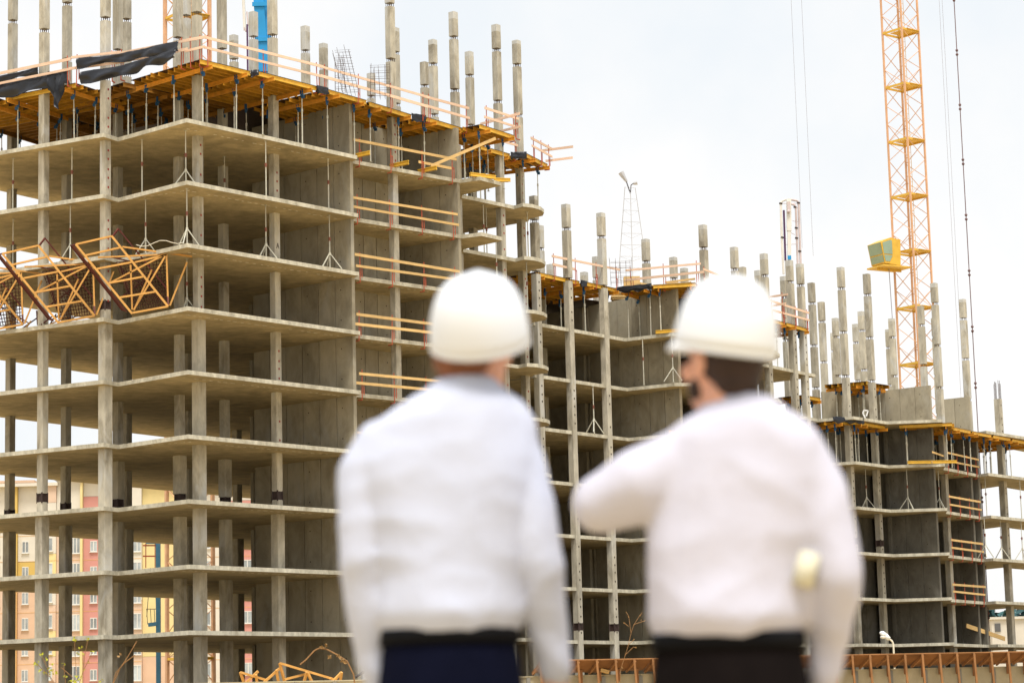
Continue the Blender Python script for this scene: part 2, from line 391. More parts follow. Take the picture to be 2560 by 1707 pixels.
for x, y, zw, spl, ho in A_COLS:
    col_ = column(tall, x, y, A_TOP, [10, 11, 12], 0.4, 0.5, zk(zw) if zw else None, [zk(k) + 0.5 for k in spl], hA(ho) if ho else None)
    if (x, y) == (-11.67, 118.0):        # a letter painted on this column
        lm = MB(); lc = Vector((x, y, at_y(695, 616, y).z)) + out2 * 0.204; lx = V3a(D1, 0)
        for a_, b_ in (((-.09, -.14), (0, .14)), ((.09, -.14), (0, .14)), ((-.05, -.03), (.05, -.03))):
            lm.bar(lc + lx * a_[0] + Vector((0, 0, a_[1])), lc + lx * b_[0] + Vector((0, 0, b_[1])), 0.008, 0.035, lx if abs(a_[0] - b_[0]) < .095 and a_[1] != b_[1] else (0, 0, 1))
        lm.build('painted_letter', M['hole_dark'], col_)
B_COLS = [(1.47, 136.45, [2, 3, 4, 5, 6, 7]), (3.36, 138.95, [1, 2, 3, 5, 7]), (5.5, 141.65, [1, 2, 4, 5]), (11.92, 146.0, None), (14.49, 153.4, None), (10.74, 156.3, None), (1.85, 144.9, None),
          (5.64, 155.4, None), (2.68, 157.7, None), (4.99, 160.8, None), (11.72, 160.3, None), (15.66, 160.5, None), (16.87, 161.9, None), (16.66, 155.9, [2, 3, 4, 5, 6, 7]),
          (18.61, 158.5, [4, 5, 6, 7]), (19.47, 159.82, [4, 5, 6, 7]), (18.88, 164.4, None), (-3.0, 146.5, None), (8.6, 150.0, None)]
for x, y, ho in B_COLS:
    column(mid, x, y, BC_TOP, [8, 9], 0.42, splices=[zk(1) + 0.55] if ho and y < 142 else [], holes=hA(ho, 'hole_dark') if ho else None)
C_COLS = [(22.43, 161.5, 1), (24.59, 164.3, 1), (29.97, 168.6, 0), (33.27, 175.7, 0), (22.8, 175.3, 0), (21.11, 167.2, 0), (24.79, 182.8, 0), (25.59, 190.0, 0), (26.39, 180.0, 0),
          (26.77, 185.9, 0), (29.25, 183.7, 0), (29.8, 189.0, 0), (30.58, 178.2, 0), (32.6, 184.0, 0)]
for x, y, ho in C_COLS:
    column(low, x, y, BC_TOP, [7, 8, 9], 0.42, splices=[zk(3) + 0.6] if ho else [], holes=hA([2, 3, 4, 5, 6], 'hole_dark') if ho else None)
column(low, 35.3, 174.9, 22.3, [], 0.46, rebar_top=1.3, holes=hA([3, 4, 5, 6], 'hole_dark'))
column(low, 38.6, 179.6, 19.2, [], 0.46)

def wall(parent, a, b, ks, thick=0.22, pw=1.25, gap=0.02, mt='wall', name='wall_panel', ztop=None, zbot=None, holes=True):
    """cast wall of formwork-wide panels with open joints, one run per storey"""
    a, b = Vector(a), Vector(b); d = (b - a); L = d.length; d /= L; nrm = Vector((-d.y, d.x))
    np_ = max(1, round(L / pw)); w = L / np_
    for k in ks:
        z0 = zk(k) if zbot is None else zbot; z1 = (zk(k + 1) - SL) if ztop is None else ztop
        if k == 0 and zbot is None: z0 = GROUND
        core = MB(); c = (a + b) / 2
        core.obox((c.x, c.y, (z0 + z1) / 2), (d.x * (L / 2 - 0.03), d.y * (L / 2 - 0.03), 0), (nrm.x * (thick / 2 - 0.04), nrm.y * (thick / 2 - 0.04), 0), (0, 0, (z1 - z0) / 2 - 0.002))
        core.build('wall_core', M[mt], parent)
        for i in range(np_):
            m = MB(); p = a + d * (w * (i + 0.5))
            m.obox((p.x, p.y, (z0 + z1) / 2), (d.x * (w / 2 - gap), d.y * (w / 2 - gap), 0), (nrm.x * thick / 2, nrm.y * thick / 2, 0), (0, 0, (z1 - z0) / 2))
            o = m.build(name, M[mt], parent)
            if holes and i % 2 == 0:
                h = MB()
                for sgn in (-1, 1):
                    for hz in (0.25, 0.8):
                        q = p + nrm * (sgn * (thick / 2 + 0.001)) + d * 0.2
                        h.obox((q.x, q.y, z0 + (z1 - z0) * hz), (d.x * 0.03, d.y * 0.03, 0), (nrm.x * 0.004, nrm.y * 0.004, 0), (0, 0, 0.03))
                tag(h.build('tie_hole', M['hole_dark'], o), kind='stuff')
# tall frame; the deep core and spine walls are added to keep bays dark
wall(tall, (-7.9, 119.75), (-13.4, 124.45), range(0, 10))
wall(tall, (-2.6, 125.45), (-8.6, 129.6), range(0, 10))
wall(tall, (-8.35, 123.3), (-6.45, 125.55), range(0, 10), pw=1.0)
wall(tall, (-10.2, 126.7), (-7.0, 130.75), range(0, 10))
wall(tall, (-13.9, 126.9), (-11.6, 129.8), range(0, 10))
wall(tall, (-6.0, 133.0), (-3.0, 136.8), range(0, 8))
# middle frame; the deep inner walls are added to close and darken the bays
wall(mid, (9.95, 142.35), (4.85, 147.75), range(0, 8))
wall(mid, (4.5, 148.1), (0.9, 151.9), range(0, 8), pw=1.5)
wall(mid, (0.4, 137.6), (-3.6, 141.6), range(0, 4), pw=1.5)
wall(mid, (-4.2, 142.2), (3.2, 151.6), range(0, 8), pw=1.5)
wall(mid, (4.6, 148.2), (8.8, 153.5), range(0, 8), pw=1.5)
wall(mid, (15.7, 154.6), (11.0, 158.3), range(0, 8))
wall(mid, (12.4, 146.6), (10.2, 152.6), range(0, 7))
# low frame; the deep back walls are added to darken the bays
wall(low, (28.55, 164.05), (24.9, 167.6), range(0, 6), gap=0.032, mt='wall_shaded')
wall(low, (32.35, 170.95), (29.4, 173.8), range(0, 6), gap=0.032, mt='wall_shaded')
wall(low, (20.9, 163.0), (24.7, 168.2), range(0, 6), pw=1.5, mt='wall_shaded')
wall(low, (25.6, 166.4), (29.6, 171.6), range(0, 6), pw=1.5, mt='wall_shaded')
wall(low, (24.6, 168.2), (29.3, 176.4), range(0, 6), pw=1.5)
wall(low, (33.0, 171.6), (30.2, 174.4), range(0, 6), mt='wall_shaded')
wall(low, (28.95, 166.35), (25.2, 169.3), [6])
wall(low, (32.9, 173.05), (31.0, 174.45), [6])
wall(low, (21.6, 168.2), (25.1, 169.4), [6])
# ------------------------------------------------------------------ formwork tables
def formwork_table(P, Q, W, ztop, zfloor, label, group, prims=(0.16, 0.84), nprop=3, step=0.5, over=0.3, deck=True, jmat='beam', pmat=None):
    """props > fork heads, primary beams across, joists along the edge P-Q, plywood on top; the table runs W metres inward"""
    P, Q = Vector(P), Vector(Q); e = Q - P; L = e.length; rz = math.atan2(e.y, e.x)
    t = empty('formwork_table', (P.x, P.y, zfloor), rz, label, 'formwork', group)
    ztop += random.uniform(-0.012, 0.0); H = ztop - zfloor
    jm = None; nj = int(W / step) + 1
    for i in range(nj):
        if i == 0 and jmat == 'beam':
            m = MB(); m.beam((0, 0, H - 0.12), (L, 0, H - 0.12)); j = m.build('joist', M['beam'], t, local=True)
        elif jm is None:
            m = MB(); m.beam((0, 0, H - 0.12), (L, 0, H - 0.12)); j = m.build('joist', M['beam_dim'] if jmat == 'beam' else M[jmat], t, local=True); jm = j.data
        else:
            j = bpy.data.objects.new('joist', jm); COL.objects.link(j); j.parent = t
        j.location = (random.uniform(-0.22, 0.18) if i else 0, min(i * step, W) + (random.uniform(-0.06, 0.06) if i else 0.04), 0)
    pm = hm = fm = None
    for f in prims:
        if pm is None:
            m = MB(); m.beam((0, -over, H - 0.32), (0, W + 0.1, H - 0.32)); o = m.build('primary_beam', M['beam_orange'] if jmat == 'beam' else M['beam_shaded'], t, local=True); pm = o.data
        else:
            o = bpy.data.objects.new('primary_beam', pm); COL.objects.link(o); o.parent = t
        o.location = (f * L, random.uniform(-0.1, 0.1), 0)
        for q in range(nprop):
            y = 0.45 + (W - 1.0) * q / max(1, nprop - 1)
            if hm is None:
                m = MB(); m.tube((0, 0, 0), (0, 0, H * 0.56), 0.034, n=7); m.tube((0, 0, H * 0.56), (0, 0, H - 0.5), 0.025, n=6)
                m.tube((0, 0, H * 0.55), (0, 0, H * 0.6), 0.05, n=7); m.box(-0.07, 0.07, -0.07, 0.07, 0, 0.012)
                p = m.build('prop', M['prop'], t, local=True); hm = p.data
                m = MB(); m.box(-0.06, 0.06, -0.06, 0.06, H - 0.55, H - 0.42); m.box(-0.075, -0.05, -0.07, 0.07, H - 0.44, H - 0.2); m.box(0.05, 0.075, -0.07, 0.07, H - 0.44, H - 0.2)
                m.box(-0.15, 0.02, -0.03, 0.03, H - 0.66, H - 0.5)
                fk = m.build('fork_head', M['head'], p, local=True); fm = fk.data
            else:
                p = bpy.data.objects.new('prop', hm); COL.objects.link(p); p.parent = t
                fk = bpy.data.objects.new('fork_head', fm); COL.objects.link(fk); fk.parent = p
            p.location = (f * L + random.uniform(-0.03, 0.03), y, 0)
            p.rotation_euler = (random.uniform(-0.012, 0.012), random.uniform(-0.012, 0.012), 0)
            fk.rotation_euler = (0, 0, random.choice((0, 0.5, 1.57)))
    if deck:
        ns = max(1, round(L / 1.25))
        for i in range(ns):
            m = MB(); m.box(L * i / ns + 0.004, L * (i + 1) / ns - 0.004, -0.02, W, H - 0.018, H + 0.004 + 0.003 * (i % 2))
            m.build('plywood_sheet', M['ply'], t, local=True)
    return t
zA = zk(10) - 0.02
GA = 'formwork tables on the top floor of the tall building'
def off(P, Q, d):       # an edge moved d metres inward
    P, Q = Vector(P), Vector(Q); e = (Q - P).normalized(); n = Vector((-e.y, e.x)); return P + n * d, Q + n * d
AT = [((-14.45, 111.43), (-12.35, 113.8), 5.2, 'corner formwork table with yellow joists sticking out at the tip of the tall building', 2),
      ((-11.95, 113.85), (-9.35, 116.95), 5.0, 'yellow formwork table second from the corner above the first right hand balcony', 2),
      ((-8.9, 117.5), (-7.1, 119.9), 5.0, 'yellow formwork table above the outer end of the first cross wall', 1),
      ((-6.95, 120.2), (-4.95, 123.05), 4.2, 'yellow formwork table above the railed bay, left of the column', 1),
      ((-4.3, 123.5), (-2.3, 126.3), 4.0, 'yellow formwork table above the railed bay, over the second cross wall', 1),
      ((-1.4, 125.5), (0.42, 128.2), 3.0, 'small yellow formwork table jutting out over the short bay of the top deck', 1),
      ((-1.42, 130.3), (0.16, 132.5), 3.0, 'yellow formwork table behind the short bay of the top deck', 1),
      ((1.1, 132.5), (2.3, 135.3), 3.4, 'last yellow formwork table on the right end of the top deck with loose rails', 1)]
for P, Q, W, lab, rows in AT:
    formwork_table(P, Q, W, zA, zk(9), lab, GA)
    if rows == 2:
        P2, Q2 = off(P, Q, W + 0.5)
        formwork_table(P2, Q2, 5.0, zA, zk(9), 'inner ' + lab.replace('with yellow joists sticking out at the tip of', 'in the dark behind the corner of').replace('second from the corner above the first right hand balcony', 'in the dark behind the second one from the corner'), GA, prims=(0.2, 0.8), jmat='beam_shaded')
for i, (P, Q, W, lab) in enumerate([((-24.9, 116.85), (-21.0, 114.65), 4.2, 'yellow formwork table on the left wing under the hanging black sheet'),
                     ((-29.4, 119.4), (-25.3, 117.1), 4.2, 'yellow formwork table at the far left edge of the picture under the black sheet'),
                     ((-22.6, 120.6), (-19.0, 118.5), 4.0, 'inner yellow formwork table of the left wing, deep under the deck'),
                     ((-27.0, 123.0), (-23.0, 120.9), 4.0, 'inner yellow formwork table of the left wing, nearest the left edge')]):
    formwork_table(P, Q, W, zA - (0.12 if i < 2 else 0.0), zk(9), lab, GA, prims=(0.1, 0.9), jmat='beam' if i < 2 else 'beam_shaded')
zB = zk(8) - 0.02
GB = 'formwork tables on the top floor of the middle building'
for P, Q, W, lab, rows in [((1.5, 136.6), (4.07, 139.96), 4.5, 'yellow formwork table on the left end of the middle building top deck', 2),
                     ((4.48, 140.28), (6.4, 142.8), 4.5, 'yellow formwork table left of the inner corner of the middle building', 2),
                     ((6.6, 142.9), (8.3, 141.9), 4.0, 'yellow formwork table at the inner corner of the middle building', 1),
                     ((8.5, 141.8), (11.0, 141.4), 4.0, 'yellow formwork table on the middle building beside the white hard hat', 1)]:
    formwork_table(P, Q, W, zB, zk(7), lab, GB, prims=(0.12, 0.88))
    if rows == 2:
        P2, Q2 = off(P, Q, W + 0.5); formwork_table(P2, Q2, 4.0, zB, zk(7), 'inner ' + lab, GB, jmat='beam_shaded')
formwork_table((16.4, 154.6), (18.0, 157.0), 3.0, zB, zk(7), 'yellow formwork table half hidden by the hard hat on the middle building', GB)
formwork_table((18.15, 157.2), (19.9, 160.0), 3.2, zB, zk(7), 'outermost yellow formwork table on the right end of the middle building', GB)
formwork_table((14.9, 152.2), (16.2, 154.3), 3.0, zB + 1.0, zk(7), 'raised yellow formwork table behind the right end of the middle building', GB)
GC = 'formwork tables on the low building'
z6 = zk(6) - SL - 0.02
for P, Q, W, lab, zt in [((21.4, 159.9), (23.3, 161.0), 2.6, 'yellow formwork table with black plastic below the low building deck, nearest the middle building', z6),
                     ((23.2, 161.2), (25.3, 163.9), 2.6, 'yellow formwork table with short red posts below the low building deck', z6),
                     ((26.2, 163.6), (29.7, 163.0), 2.2, 'yellow formwork table with joist ends over the long wall of the low building', z6),
                     ((30.3, 165.6), (31.9, 168.0), 3.6, 'orange formwork table between the long wall and the street of the low building', z6),
                     ((32.1, 168.4), (33.9, 170.9), 3.6, 'orange formwork table in front of the wall end of the low building', z6),
                     ((34.1, 171.2), (35.8, 173.6), 4.2, 'orange formwork table left of the column with bare bars', z6),
                     ((36.0, 173.9), (38.2, 177.0), 4.2, 'orange formwork table at the right edge of the picture', z6)]:
    formwork_table(P, Q, W, zt, zk(5), lab, GC, prims=(0.12, 0.88), jmat='beam')
formwork_table((24.3, 164.6), (26.1, 168.4), 3.0, zk(7) - 0.02, zk(6), 'brown topped formwork table standing on the low building deck left of the bare walls', GC)
formwork_table((22.2, 166.6), (24.1, 164.8), 3.0, zk(7) - 0.02, zk(6), 'brown topped formwork table standing on the low building deck between the columns', GC)
for i, k in enumerate((4, 5, 6)):
    formwork_table((19.6, 161.9), (21.0, 163.9), 2.0, zk(k + 1) - SL - 0.6 - 0.2 * i, zk(k), 'stored yellow formwork table between the middle and low buildings, %s of three' % ('lowest', 'middle', 'topmost')[i], GC, step=0.4)

def deck(poly, z, label):
    m = MB(); m.prism(poly, z - 0.02, z); tag(m.build('plywood_deck', M['ply']), label, 'plywood deck', 'plywood decks of the next floors')
deck([(-16.6, 116.2), (-5.8, 127.4), (-0.2, 136.3), (-12.3, 145.6), (-29.8, 119.9), (-22.5, 118.4)], zA - 0.03, 'brown plywood deck of the next floor above the tall building')
deck([(-2.2, 139.6), (6.2, 147.5), (12.6, 144.4), (17.4, 157.6), (7.6, 170.0), (-11, 146.6)], zB - 0.03, 'brown plywood deck of the next floor above the middle building')

# black plastic laid over deck edges
def edge_sheet(pts, zt, zb, label, seed, sway=0.08, name='plastic_sheet', bulge=0.25, thick=0.012, nv=9):
    rnd = random.Random(seed); pts = [Vector(p) for p in pts]; segs = []
    for a, b in zip(pts[:-1], pts[1:]):
        n = max(3, int((b - a).length / 0.14))
        segs += [a + (b - a) * (i / n) for i in range(n)]
    segs.append(pts[-1]); nu = len(segs); d = (pts[-1] - pts[0]).normalized(); nr = Vector((d.y, -d.x))
    vs = []; ph = rnd.uniform(0, 6)
    for side in (0, 1):
        for j in range(nv):
            f = j / (nv - 1)
            for i, p in enumerate(segs):
                s = i / (nu - 1)
                tz = zt(s) if callable(zt) else zt; bz = zb(s) if callable(zb) else zb
                w = bulge * math.sin(math.pi * f) * (0.6 + 0.5 * math.sin(9 * s + ph)) + sway * math.sin(23 * s + 5 * f + ph)
                w = w * (0.25 + f) + (0.2 + f) * 0.06 * mnoise.noise(Vector((p.x * 2.2, p.y * 2.2, f * 2.5 + seed))) + 0.05 * mnoise.noise(Vector((p.x * 6, p.y * 6, f * 5 + seed))); q = p + nr * (w + side * thick)
                z = tz + (bz - tz) * f + 0.05 * math.sin(17 * s + ph + f * 3) * (0.3 + f)
                vs.append((q.x, q.y, z))
    fs = []; o = nu * nv
    for j in range(nv - 1):
        for i in range(nu - 1):
            a, b, c, e = j * nu + i, j * nu + i + 1, (j + 1) * nu + i + 1, (j + 1) * nu + i
            fs.append((a, e, c, b)); fs.append((a + o, b + o, c + o, e + o))
    for j in range(nv - 1):
        for i in (0, nu - 1):
            a, b = j * nu + i, (j + 1) * nu + i; fs.append((a, b, b + o, a + o))
    for i in range(nu - 1):
        for j in (0, nv - 1):
            a, b = j * nu + i, j * nu + i + 1; fs.append((a, b, b + o, a + o))
    m = MB(); m.add(vs, fs); return tag(m.build(name, M['tarp'], smooth=True), label, 'plastic sheet', 'black plastic sheets on the building')
for pts, zt, zb, lab, sd in [
    ([(-12.3, 113.75), (-11.9, 113.6)], zA + 0.03, zA - 0.32, 'black plastic over the gap between the first two corner formwork tables', 1),
    ([(-9.4, 116.8), (-8.85, 117.4)], zA + 0.03, zA - 0.34, 'black plastic over the gap above the middle of the tall building deck edge', 2),
    ([(-4.95, 122.9), (-4.2, 123.4)], zA + 0.03, zA - 0.4, 'black plastic over the deck edge gap right of the tall column', 3),
    ([(0.2, 132.3), (1.1, 132.3)], zA + 0.06, zA - 0.35, 'black plastic over the last deck gap of the tall building', 4),
    ([(6.35, 142.5), (8.4, 141.6)], zB + 0.05, zB - 0.32, 'black plastic band wrapped round the inner corner of the middle deck', 5),
    ([(21.2, 159.7), (23.4, 160.9)], z6 + 0.22, z6 - 0.18, 'black plastic hanging below the low building deck edge beside the middle building', 6),
    ([(4.1, 139.8), (4.5, 140.1)], zB + 0.03, zB - 0.3, 'black plastic over the gap between two middle building tables', 7)]:
    edge_sheet(pts, zt, zb, lab, sd, sway=0.02, bulge=0.06)

# ------------------------------------------------------------------ guard rails
def guard_rail(pts, z, label, group, hs=(0.55, 1.05), post=2.3, clamp=0.35, mat='plank', cat='guard rail', jit=0.05, posts=True):
    pts = [Vector(p) for p in pts]
    t = empty('guard_rail', (pts[0].x, pts[0].y, z), 0, label, cat, group)
    for a, b in zip(pts[:-1], pts[1:]):
        d = (b - a).normalized(); nr = Vector((d.y, -d.x)); L = (b - a).length
        if posts:
            n = max(1, int(L / post)); 
            for i in range(n + 1):
                p = a + d * (0.25 + (L - 0.5) * i / max(1, n))
                m = MB(); lean = random.uniform(-0.03, 0.03)
                q0 = Vector((p.x, p.y, z - clamp)); q1 = Vector((p.x + lean, p.y, z + hs[-1] + 0.18))
                m.bar(q0, q1, 0.045); m.bar(Vector((p.x, p.y, z - clamp)), Vector((p.x - nr.x * 0.3, p.y - nr.y * 0.3, z - clamp)), 0.05)
                m.bar(Vector((p.x + d.x * 0.13, p.y + d.y * 0.13, z - 0.1)), Vector((p.x + d.x * 0.13, p.y + d.y * 0.13, z + 0.52)), 0.04)
                m.bar(Vector((p.x, p.y, z + 0.5)), Vector((p.x + d.x * 0.13, p.y + d.y * 0.13, z + 0.5)), 0.05)
                m.build('post', M['redpost'], t)
        for h in hs:
            m = MB(); e0, e1 = random.uniform(-0.05, 0.3), random.uniform(-0.05, 0.3)
            p0 = a - d * e0 + nr * 0.05; p1 = b + d * e1 + nr * 0.05
            m.bar(Vector((p0.x, p0.y, z + h + random.uniform(-jit, jit))), Vector((p1.x, p1.y, z + h + random.uniform(-jit, jit))), 0.035, random.uniform(0.12, 0.15))
            m.build('plank', M[mat], t)
    return t
LV = {9: 'top', 8: 'second highest', 7: 'third highest', 6: 'fourth highest', 5: 'fifth highest', 4: 'sixth highest', 3: 'seventh highest', 2: 'eighth highest', 1: 'lowest'}
GR = 'wooden guard rails on the buildings'
F1, F2 = (-7.9, 120.05), (-2.75, 125.1)
for k in range(2, 10):
    F1k = Vector(F1) + Vector((0.62, 0.6)) * random.uniform(0, 0.3); F2k = Vector(F2)
    guard_rail([F1k, F2k], zk(k), 'two plank guard rail across the railed bay, %s floor of the tall building' % LV[k], GR, hs=(0.5, 1.0) if k < 9 else (0.95,))
m = guard_rail([(-4.6, 123.4), (-3.0, 124.9)], zk(9), 'short lower plank on the top railed bay of the tall building', GR, hs=(0.45,), posts=False)
t = empty('loose_plank', (-3.8, 124.2, zk(9)), 0, 'long orange plank slanting up from the top railed bay to the deck', 'plank')
MB().bar((-4.0, 123.5, zk(9) + 0.3), (-0.6, 126.0, zk(9) + 2.3), 0.05, 0.16).build('plank', M['plank'], t)
# deck rails
dz = zk(10) + 0.02
guard_rail([(-15.2, 111.9), (-14.3, 111.45), (-9.2, 117.1), (-4.2, 123.4), (-2.0, 126.3)], dz, 'long pale guard rail along the street edge of the top deck', GR, hs=(0.5, 1.0), post=2.6, mat='plank_pale')
guard_rail([(-30.0, 119.4), (-21.1, 114.25), (-18.8, 113.6), (-15.2, 111.6)], dz - 0.05, 'long orange guard rail with black sheets along the left edge of the top deck', GR, hs=(0.5, 1.0), post=4.0, mat='plank_pale')
guard_rail([(-1.3, 129.4), (0.7, 127.6)], dz, 'guard rail closing the end of the short bay on the top deck', GR, hs=(0.3, 0.95), mat='plank_pale')
guard_rail([(-1.2, 126.1), (0.55, 128.5)], dz, 'guard rail on the outer edge of the short bay of the top deck', GR, hs=(0.5, 1.0), post=1.5, mat='plank_pale')
guard_rail([(-1.2, 130.9), (0.6, 133.1)], dz, 'low guard rail behind the short bay of the top deck', GR, hs=(0.6,), post=1.5, mat='plank_pale')
guard_rail([(1.4, 133.0), (2.5, 135.6)], dz, 'guard rail with loose ends on the last table of the tall building', GR, hs=(0.45, 0.95), post=1.2, mat='plank_pale')
guard_rail([(2.2, 136.0), (3.6, 135.3)], dz, 'guard rail planks sticking out to the right of the last table', GR, hs=(0.3, 0.9), post=1.2, posts=False, mat='plank_pale')
dzb = zk(8) + 0.02
guard_rail([(2.4, 137.6), (6.5, 142.7)], dzb, 'thin red guard rail on the left end of the middle building deck', GR, hs=(1.05,), post=1.9, mat='plank_pale')
guard_rail([(2.4, 137.6), (3.6, 139.2)], dzb, 'short low guard rail on the left end of the middle building deck', GR, hs=(0.55,), posts=False, mat='plank_pale')
guard_rail([(7.0, 142.9), (11.3, 141.3)], dzb, 'pinkish two plank guard rail in front of the timber stack on the middle building', GR, hs=(0.5, 1.1), post=1.8, mat='plank_pale')
guard_rail([(11.6, 143.4), (15.2, 150.6)], dzb, 'guard rail sloping away above the hard hat on the middle building', GR, hs=(0.5, 1.15), post=3.0, mat='plank_pale')
guard_rail([(16.8, 155.0), (19.9, 159.9)], dzb, 'guard rail on the right end deck of the middle building', GR, hs=(0.5, 1.05), post=1.9, mat='plank_pale')
guard_rail([(16.0, 154.5), (17.6, 152.9)], dzb, 'guard rail at the front of the right end deck of the middle building', GR, hs=(0.5, 1.1), post=1.2, mat='plank_pale')
LC = {5: 'highest', 4: 'second highest', 3: 'third highest', 2: 'fourth highest'}
for k in (5, 4, 3, 2):
    guard_rail([(29.7, 165.9), (32.8, 171.0)], zk(k), 'dark guard rail across the recessed bay, %s railed floor of the low building' % LC[k], GR, hs=(0.5, 1.0), post=1.9)
guard_rail([(28.2, 163.0), (29.3, 165.4)], zk(5), 'yellow toe planks at the corner of the low building upper floor', GR, hs=(0.12, 0.8), posts=False)
MBo = MB().bar(at_y(2416, 1563, 170.0), at_y(2512, 1596, 173.5), 0.06, 0.3)
tag(MBo.build('loose_plank', M['plank']), 'broad plank leaning down across the lowest floor of the low building', 'plank')
guard_rail([(11.0, 143.0), (12.4, 146.2)], zk(3), 'guard rail of the middle building showing under the raised elbow', GR)

# yellow beam ends left lying on floor edges
def beam_end(p, k, rz, L, label, dz=0.12):
    z = zk(k) + dz; d = Vector((math.cos(rz), math.sin(rz), 0)); c = Vector((p[0], p[1], z)); m = MB()
    m.beam(c - d * L / 2, c + d * L / 2); m.beam(c - d * L / 2 + Vector((-d.y * .1, d.x * .1, 0)), c + d * (L / 2 - .1) + Vector((-d.y * .1, d.x * .1, 0)))
    tag(m.build('timber_beam', M['beam']), label, 'timber beam', 'loose timber beams on floor edges')
aD2 = math.atan2(D2.y, D2.x)
beam_end((-7.5, 119.8), 9, aD2, 1.4, 'yellow beam end on the top floor slab beside the first cross wall')
beam_end((-5.6, 122.1), 9, aD2, 1.3, 'pale beam end on the top floor slab in front of the column')
beam_end((-4.2, 123.5), 9, aD2, 1.3, 'yellow beam end on the top floor slab below the short plank')
beam_end((-1.3, 125.3), 9, 0.6, 1.6, 'yellow beam pair on the slab of the short bay')
beam_end((-0.3, 126.4), 9, 0.2, 0.9, 'short yellow block at the outer tip of the short bay')
beam_end((9.4, 141.5), 7, -0.3, 1.8, 'orange beam on the floor edge left of the hard hat brim')
beam_end((10.4, 141.6), 5, 0.0, 2.6, 'orange beam on the floor edge by the bearded chin')
beam_end((28.2, 162.9), 5, 0.1, 3.4, 'yellow beam along the upper floor edge of the low building')

# ------------------------------------------------------------------ loose shoring props
def shoring_prop(x, y, z0, z1, label, tripod=True):
    t = empty('shoring_prop', (x, y, z0), random.uniform(0, 6), label, 'steel prop', 'steel shoring props on the open floors'); H = z1 - z0 - 0.005
    m = MB(); m.tube((0, 0, 0), (0, 0, H * 0.55), 0.034, n=7); m.box(-.07, .07, -.07, .07, 0, .01); m.build('outer_tube', M['prop'], t, local=True)
    m = MB(); m.tube((0, 0, H * 0.5), (0, 0, H - 0.01), 0.026, n=7); m.box(-.07, .07, -.07, .07, H - 0.012, H); m.build('inner_tube', M['prop'], t, local=True)
    m = MB(); m.tube((0, 0, H * 0.53), (0, 0, H * 0.6), 0.055, n=7); m.bar((-0.12, 0, H * 0.57), (0.12, 0, H * 0.57), 0.02); m.build('collar', M['collar'], t, local=True)
    if tripod:
        for a in (0, 2.1, 4.2):
            m = MB(); m.bar((0.04 * math.cos(a), 0.04 * math.sin(a), 0.82), (0.62 * math.cos(a), 0.62 * math.sin(a), 0.02), 0.045); m.build('tripod_leg', M['prop'], t, local=True)
        m = MB(); m.tube((0, 0, 0.74), (0, 0, 0.9), 0.06, n=8); m.build('clamp', M['prop'], t, local=True)
    return t
for px, py, k, tri, lab in [
    (464, 326, 9, True, 'prop with white tripod at the pointed corner, second highest floor'), (355, 349, 9, False, 'bare prop left of the corner, second highest floor'),
    (180, 370, 9, False, 'bare prop on the left wing between two columns, second highest floor'), (33, 396, 9, False, 'bare prop at the far left, second highest floor'),
    (561, 392, 9, False, 'prop in the shade right of the corner column, second highest floor'), (664, 352, 9, False, 'bare prop left of the first right hand column, second highest floor'), (820, 397, 9, False, 'bare prop in front of the cross wall, second highest floor'),
    (467, 471, 8, True, 'prop with white tripod at the pointed corner, third highest floor'), (364, 499, 8, True, 'prop with white tripod left of the corner, third highest floor'),
    (176, 514, 8, True, 'prop with tripod on the left wing above the steel platforms'), (664, 513, 8, True, 'prop with white tripod left of the first right hand column, third highest floor'),
    (823, 538, 8, True, 'prop with white tripod in front of the cross wall, third highest floor'), (33, 548, 8, False, 'bare prop at the far left, third highest floor'),
    (467, 647, 7, True, 'prop with white tripod at the pointed corner beside the steel platform'),
    (1215, 520, 9, False, 'thin prop under the short bay, left of the round balcony'), (1208, 512, 9, False, 'thinner prop beside another under the short bay'), (1318, 530, 9, False, 'thin prop on the round balcony, second highest floor'),
    (1240, 605, 8, False, 'thin prop under the short bay, third highest floor'), (1316, 655, 8, False, 'thin prop on the round balcony, third highest floor')]:
    p = at_z(px, py, zk(k) - SL); shoring_prop(p.x, p.y, zk(k - 1), zk(k) - SL, lab, tri)
for px, py, k, tri, lab in [(1606, 846, 7, False, 'long bare prop in front of the middle building cross wall'), (1679, 838, 7, True, 'prop with tripod beside the chin strap side of the right hard hat'),
    (1482, 965, 6, True, 'prop with white tripod between the two columns of the middle building'), (1694, 973, 6, False, 'bare prop at the end of the middle building cross wall')]:
    p = at_z(px, py, zk(k) - SL); shoring_prop(p.x, p.y, zk(k - 1), zk(k) - SL, lab, tri)
for px, py, k, tri, lab in [(2266, 1172, 5, True, 'prop with tripod in front of the low building cross wall'), (2163, 1172, 5, True, 'prop with tripod left of the low building column'), (2345, 1176, 5, True, 'prop with tripod at the inner corner of the low building'),
    (2307, 1288, 4, True, 'prop with tripod in front of the low building cross wall, one floor down'), (2462, 1192, 5, False, 'bare prop on the right wing of the low building, left of the dark column'),
    (2549, 1200, 5, False, 'bare prop at the right edge of the low building'), (2460, 1293, 4, True, 'prop with tripod on the right wing of the low building, one floor down'), (2500, 1300, 4, True, 'dark prop with tripod left of the dark column on the right wing'), (2552, 1303, 4, True, 'prop with tripod at the right edge, one floor down')]:
    p = at_z(px, py, zk(k) - SL); shoring_prop(p.x, p.y, zk(k - 1), zk(k) - SL, lab, tri)

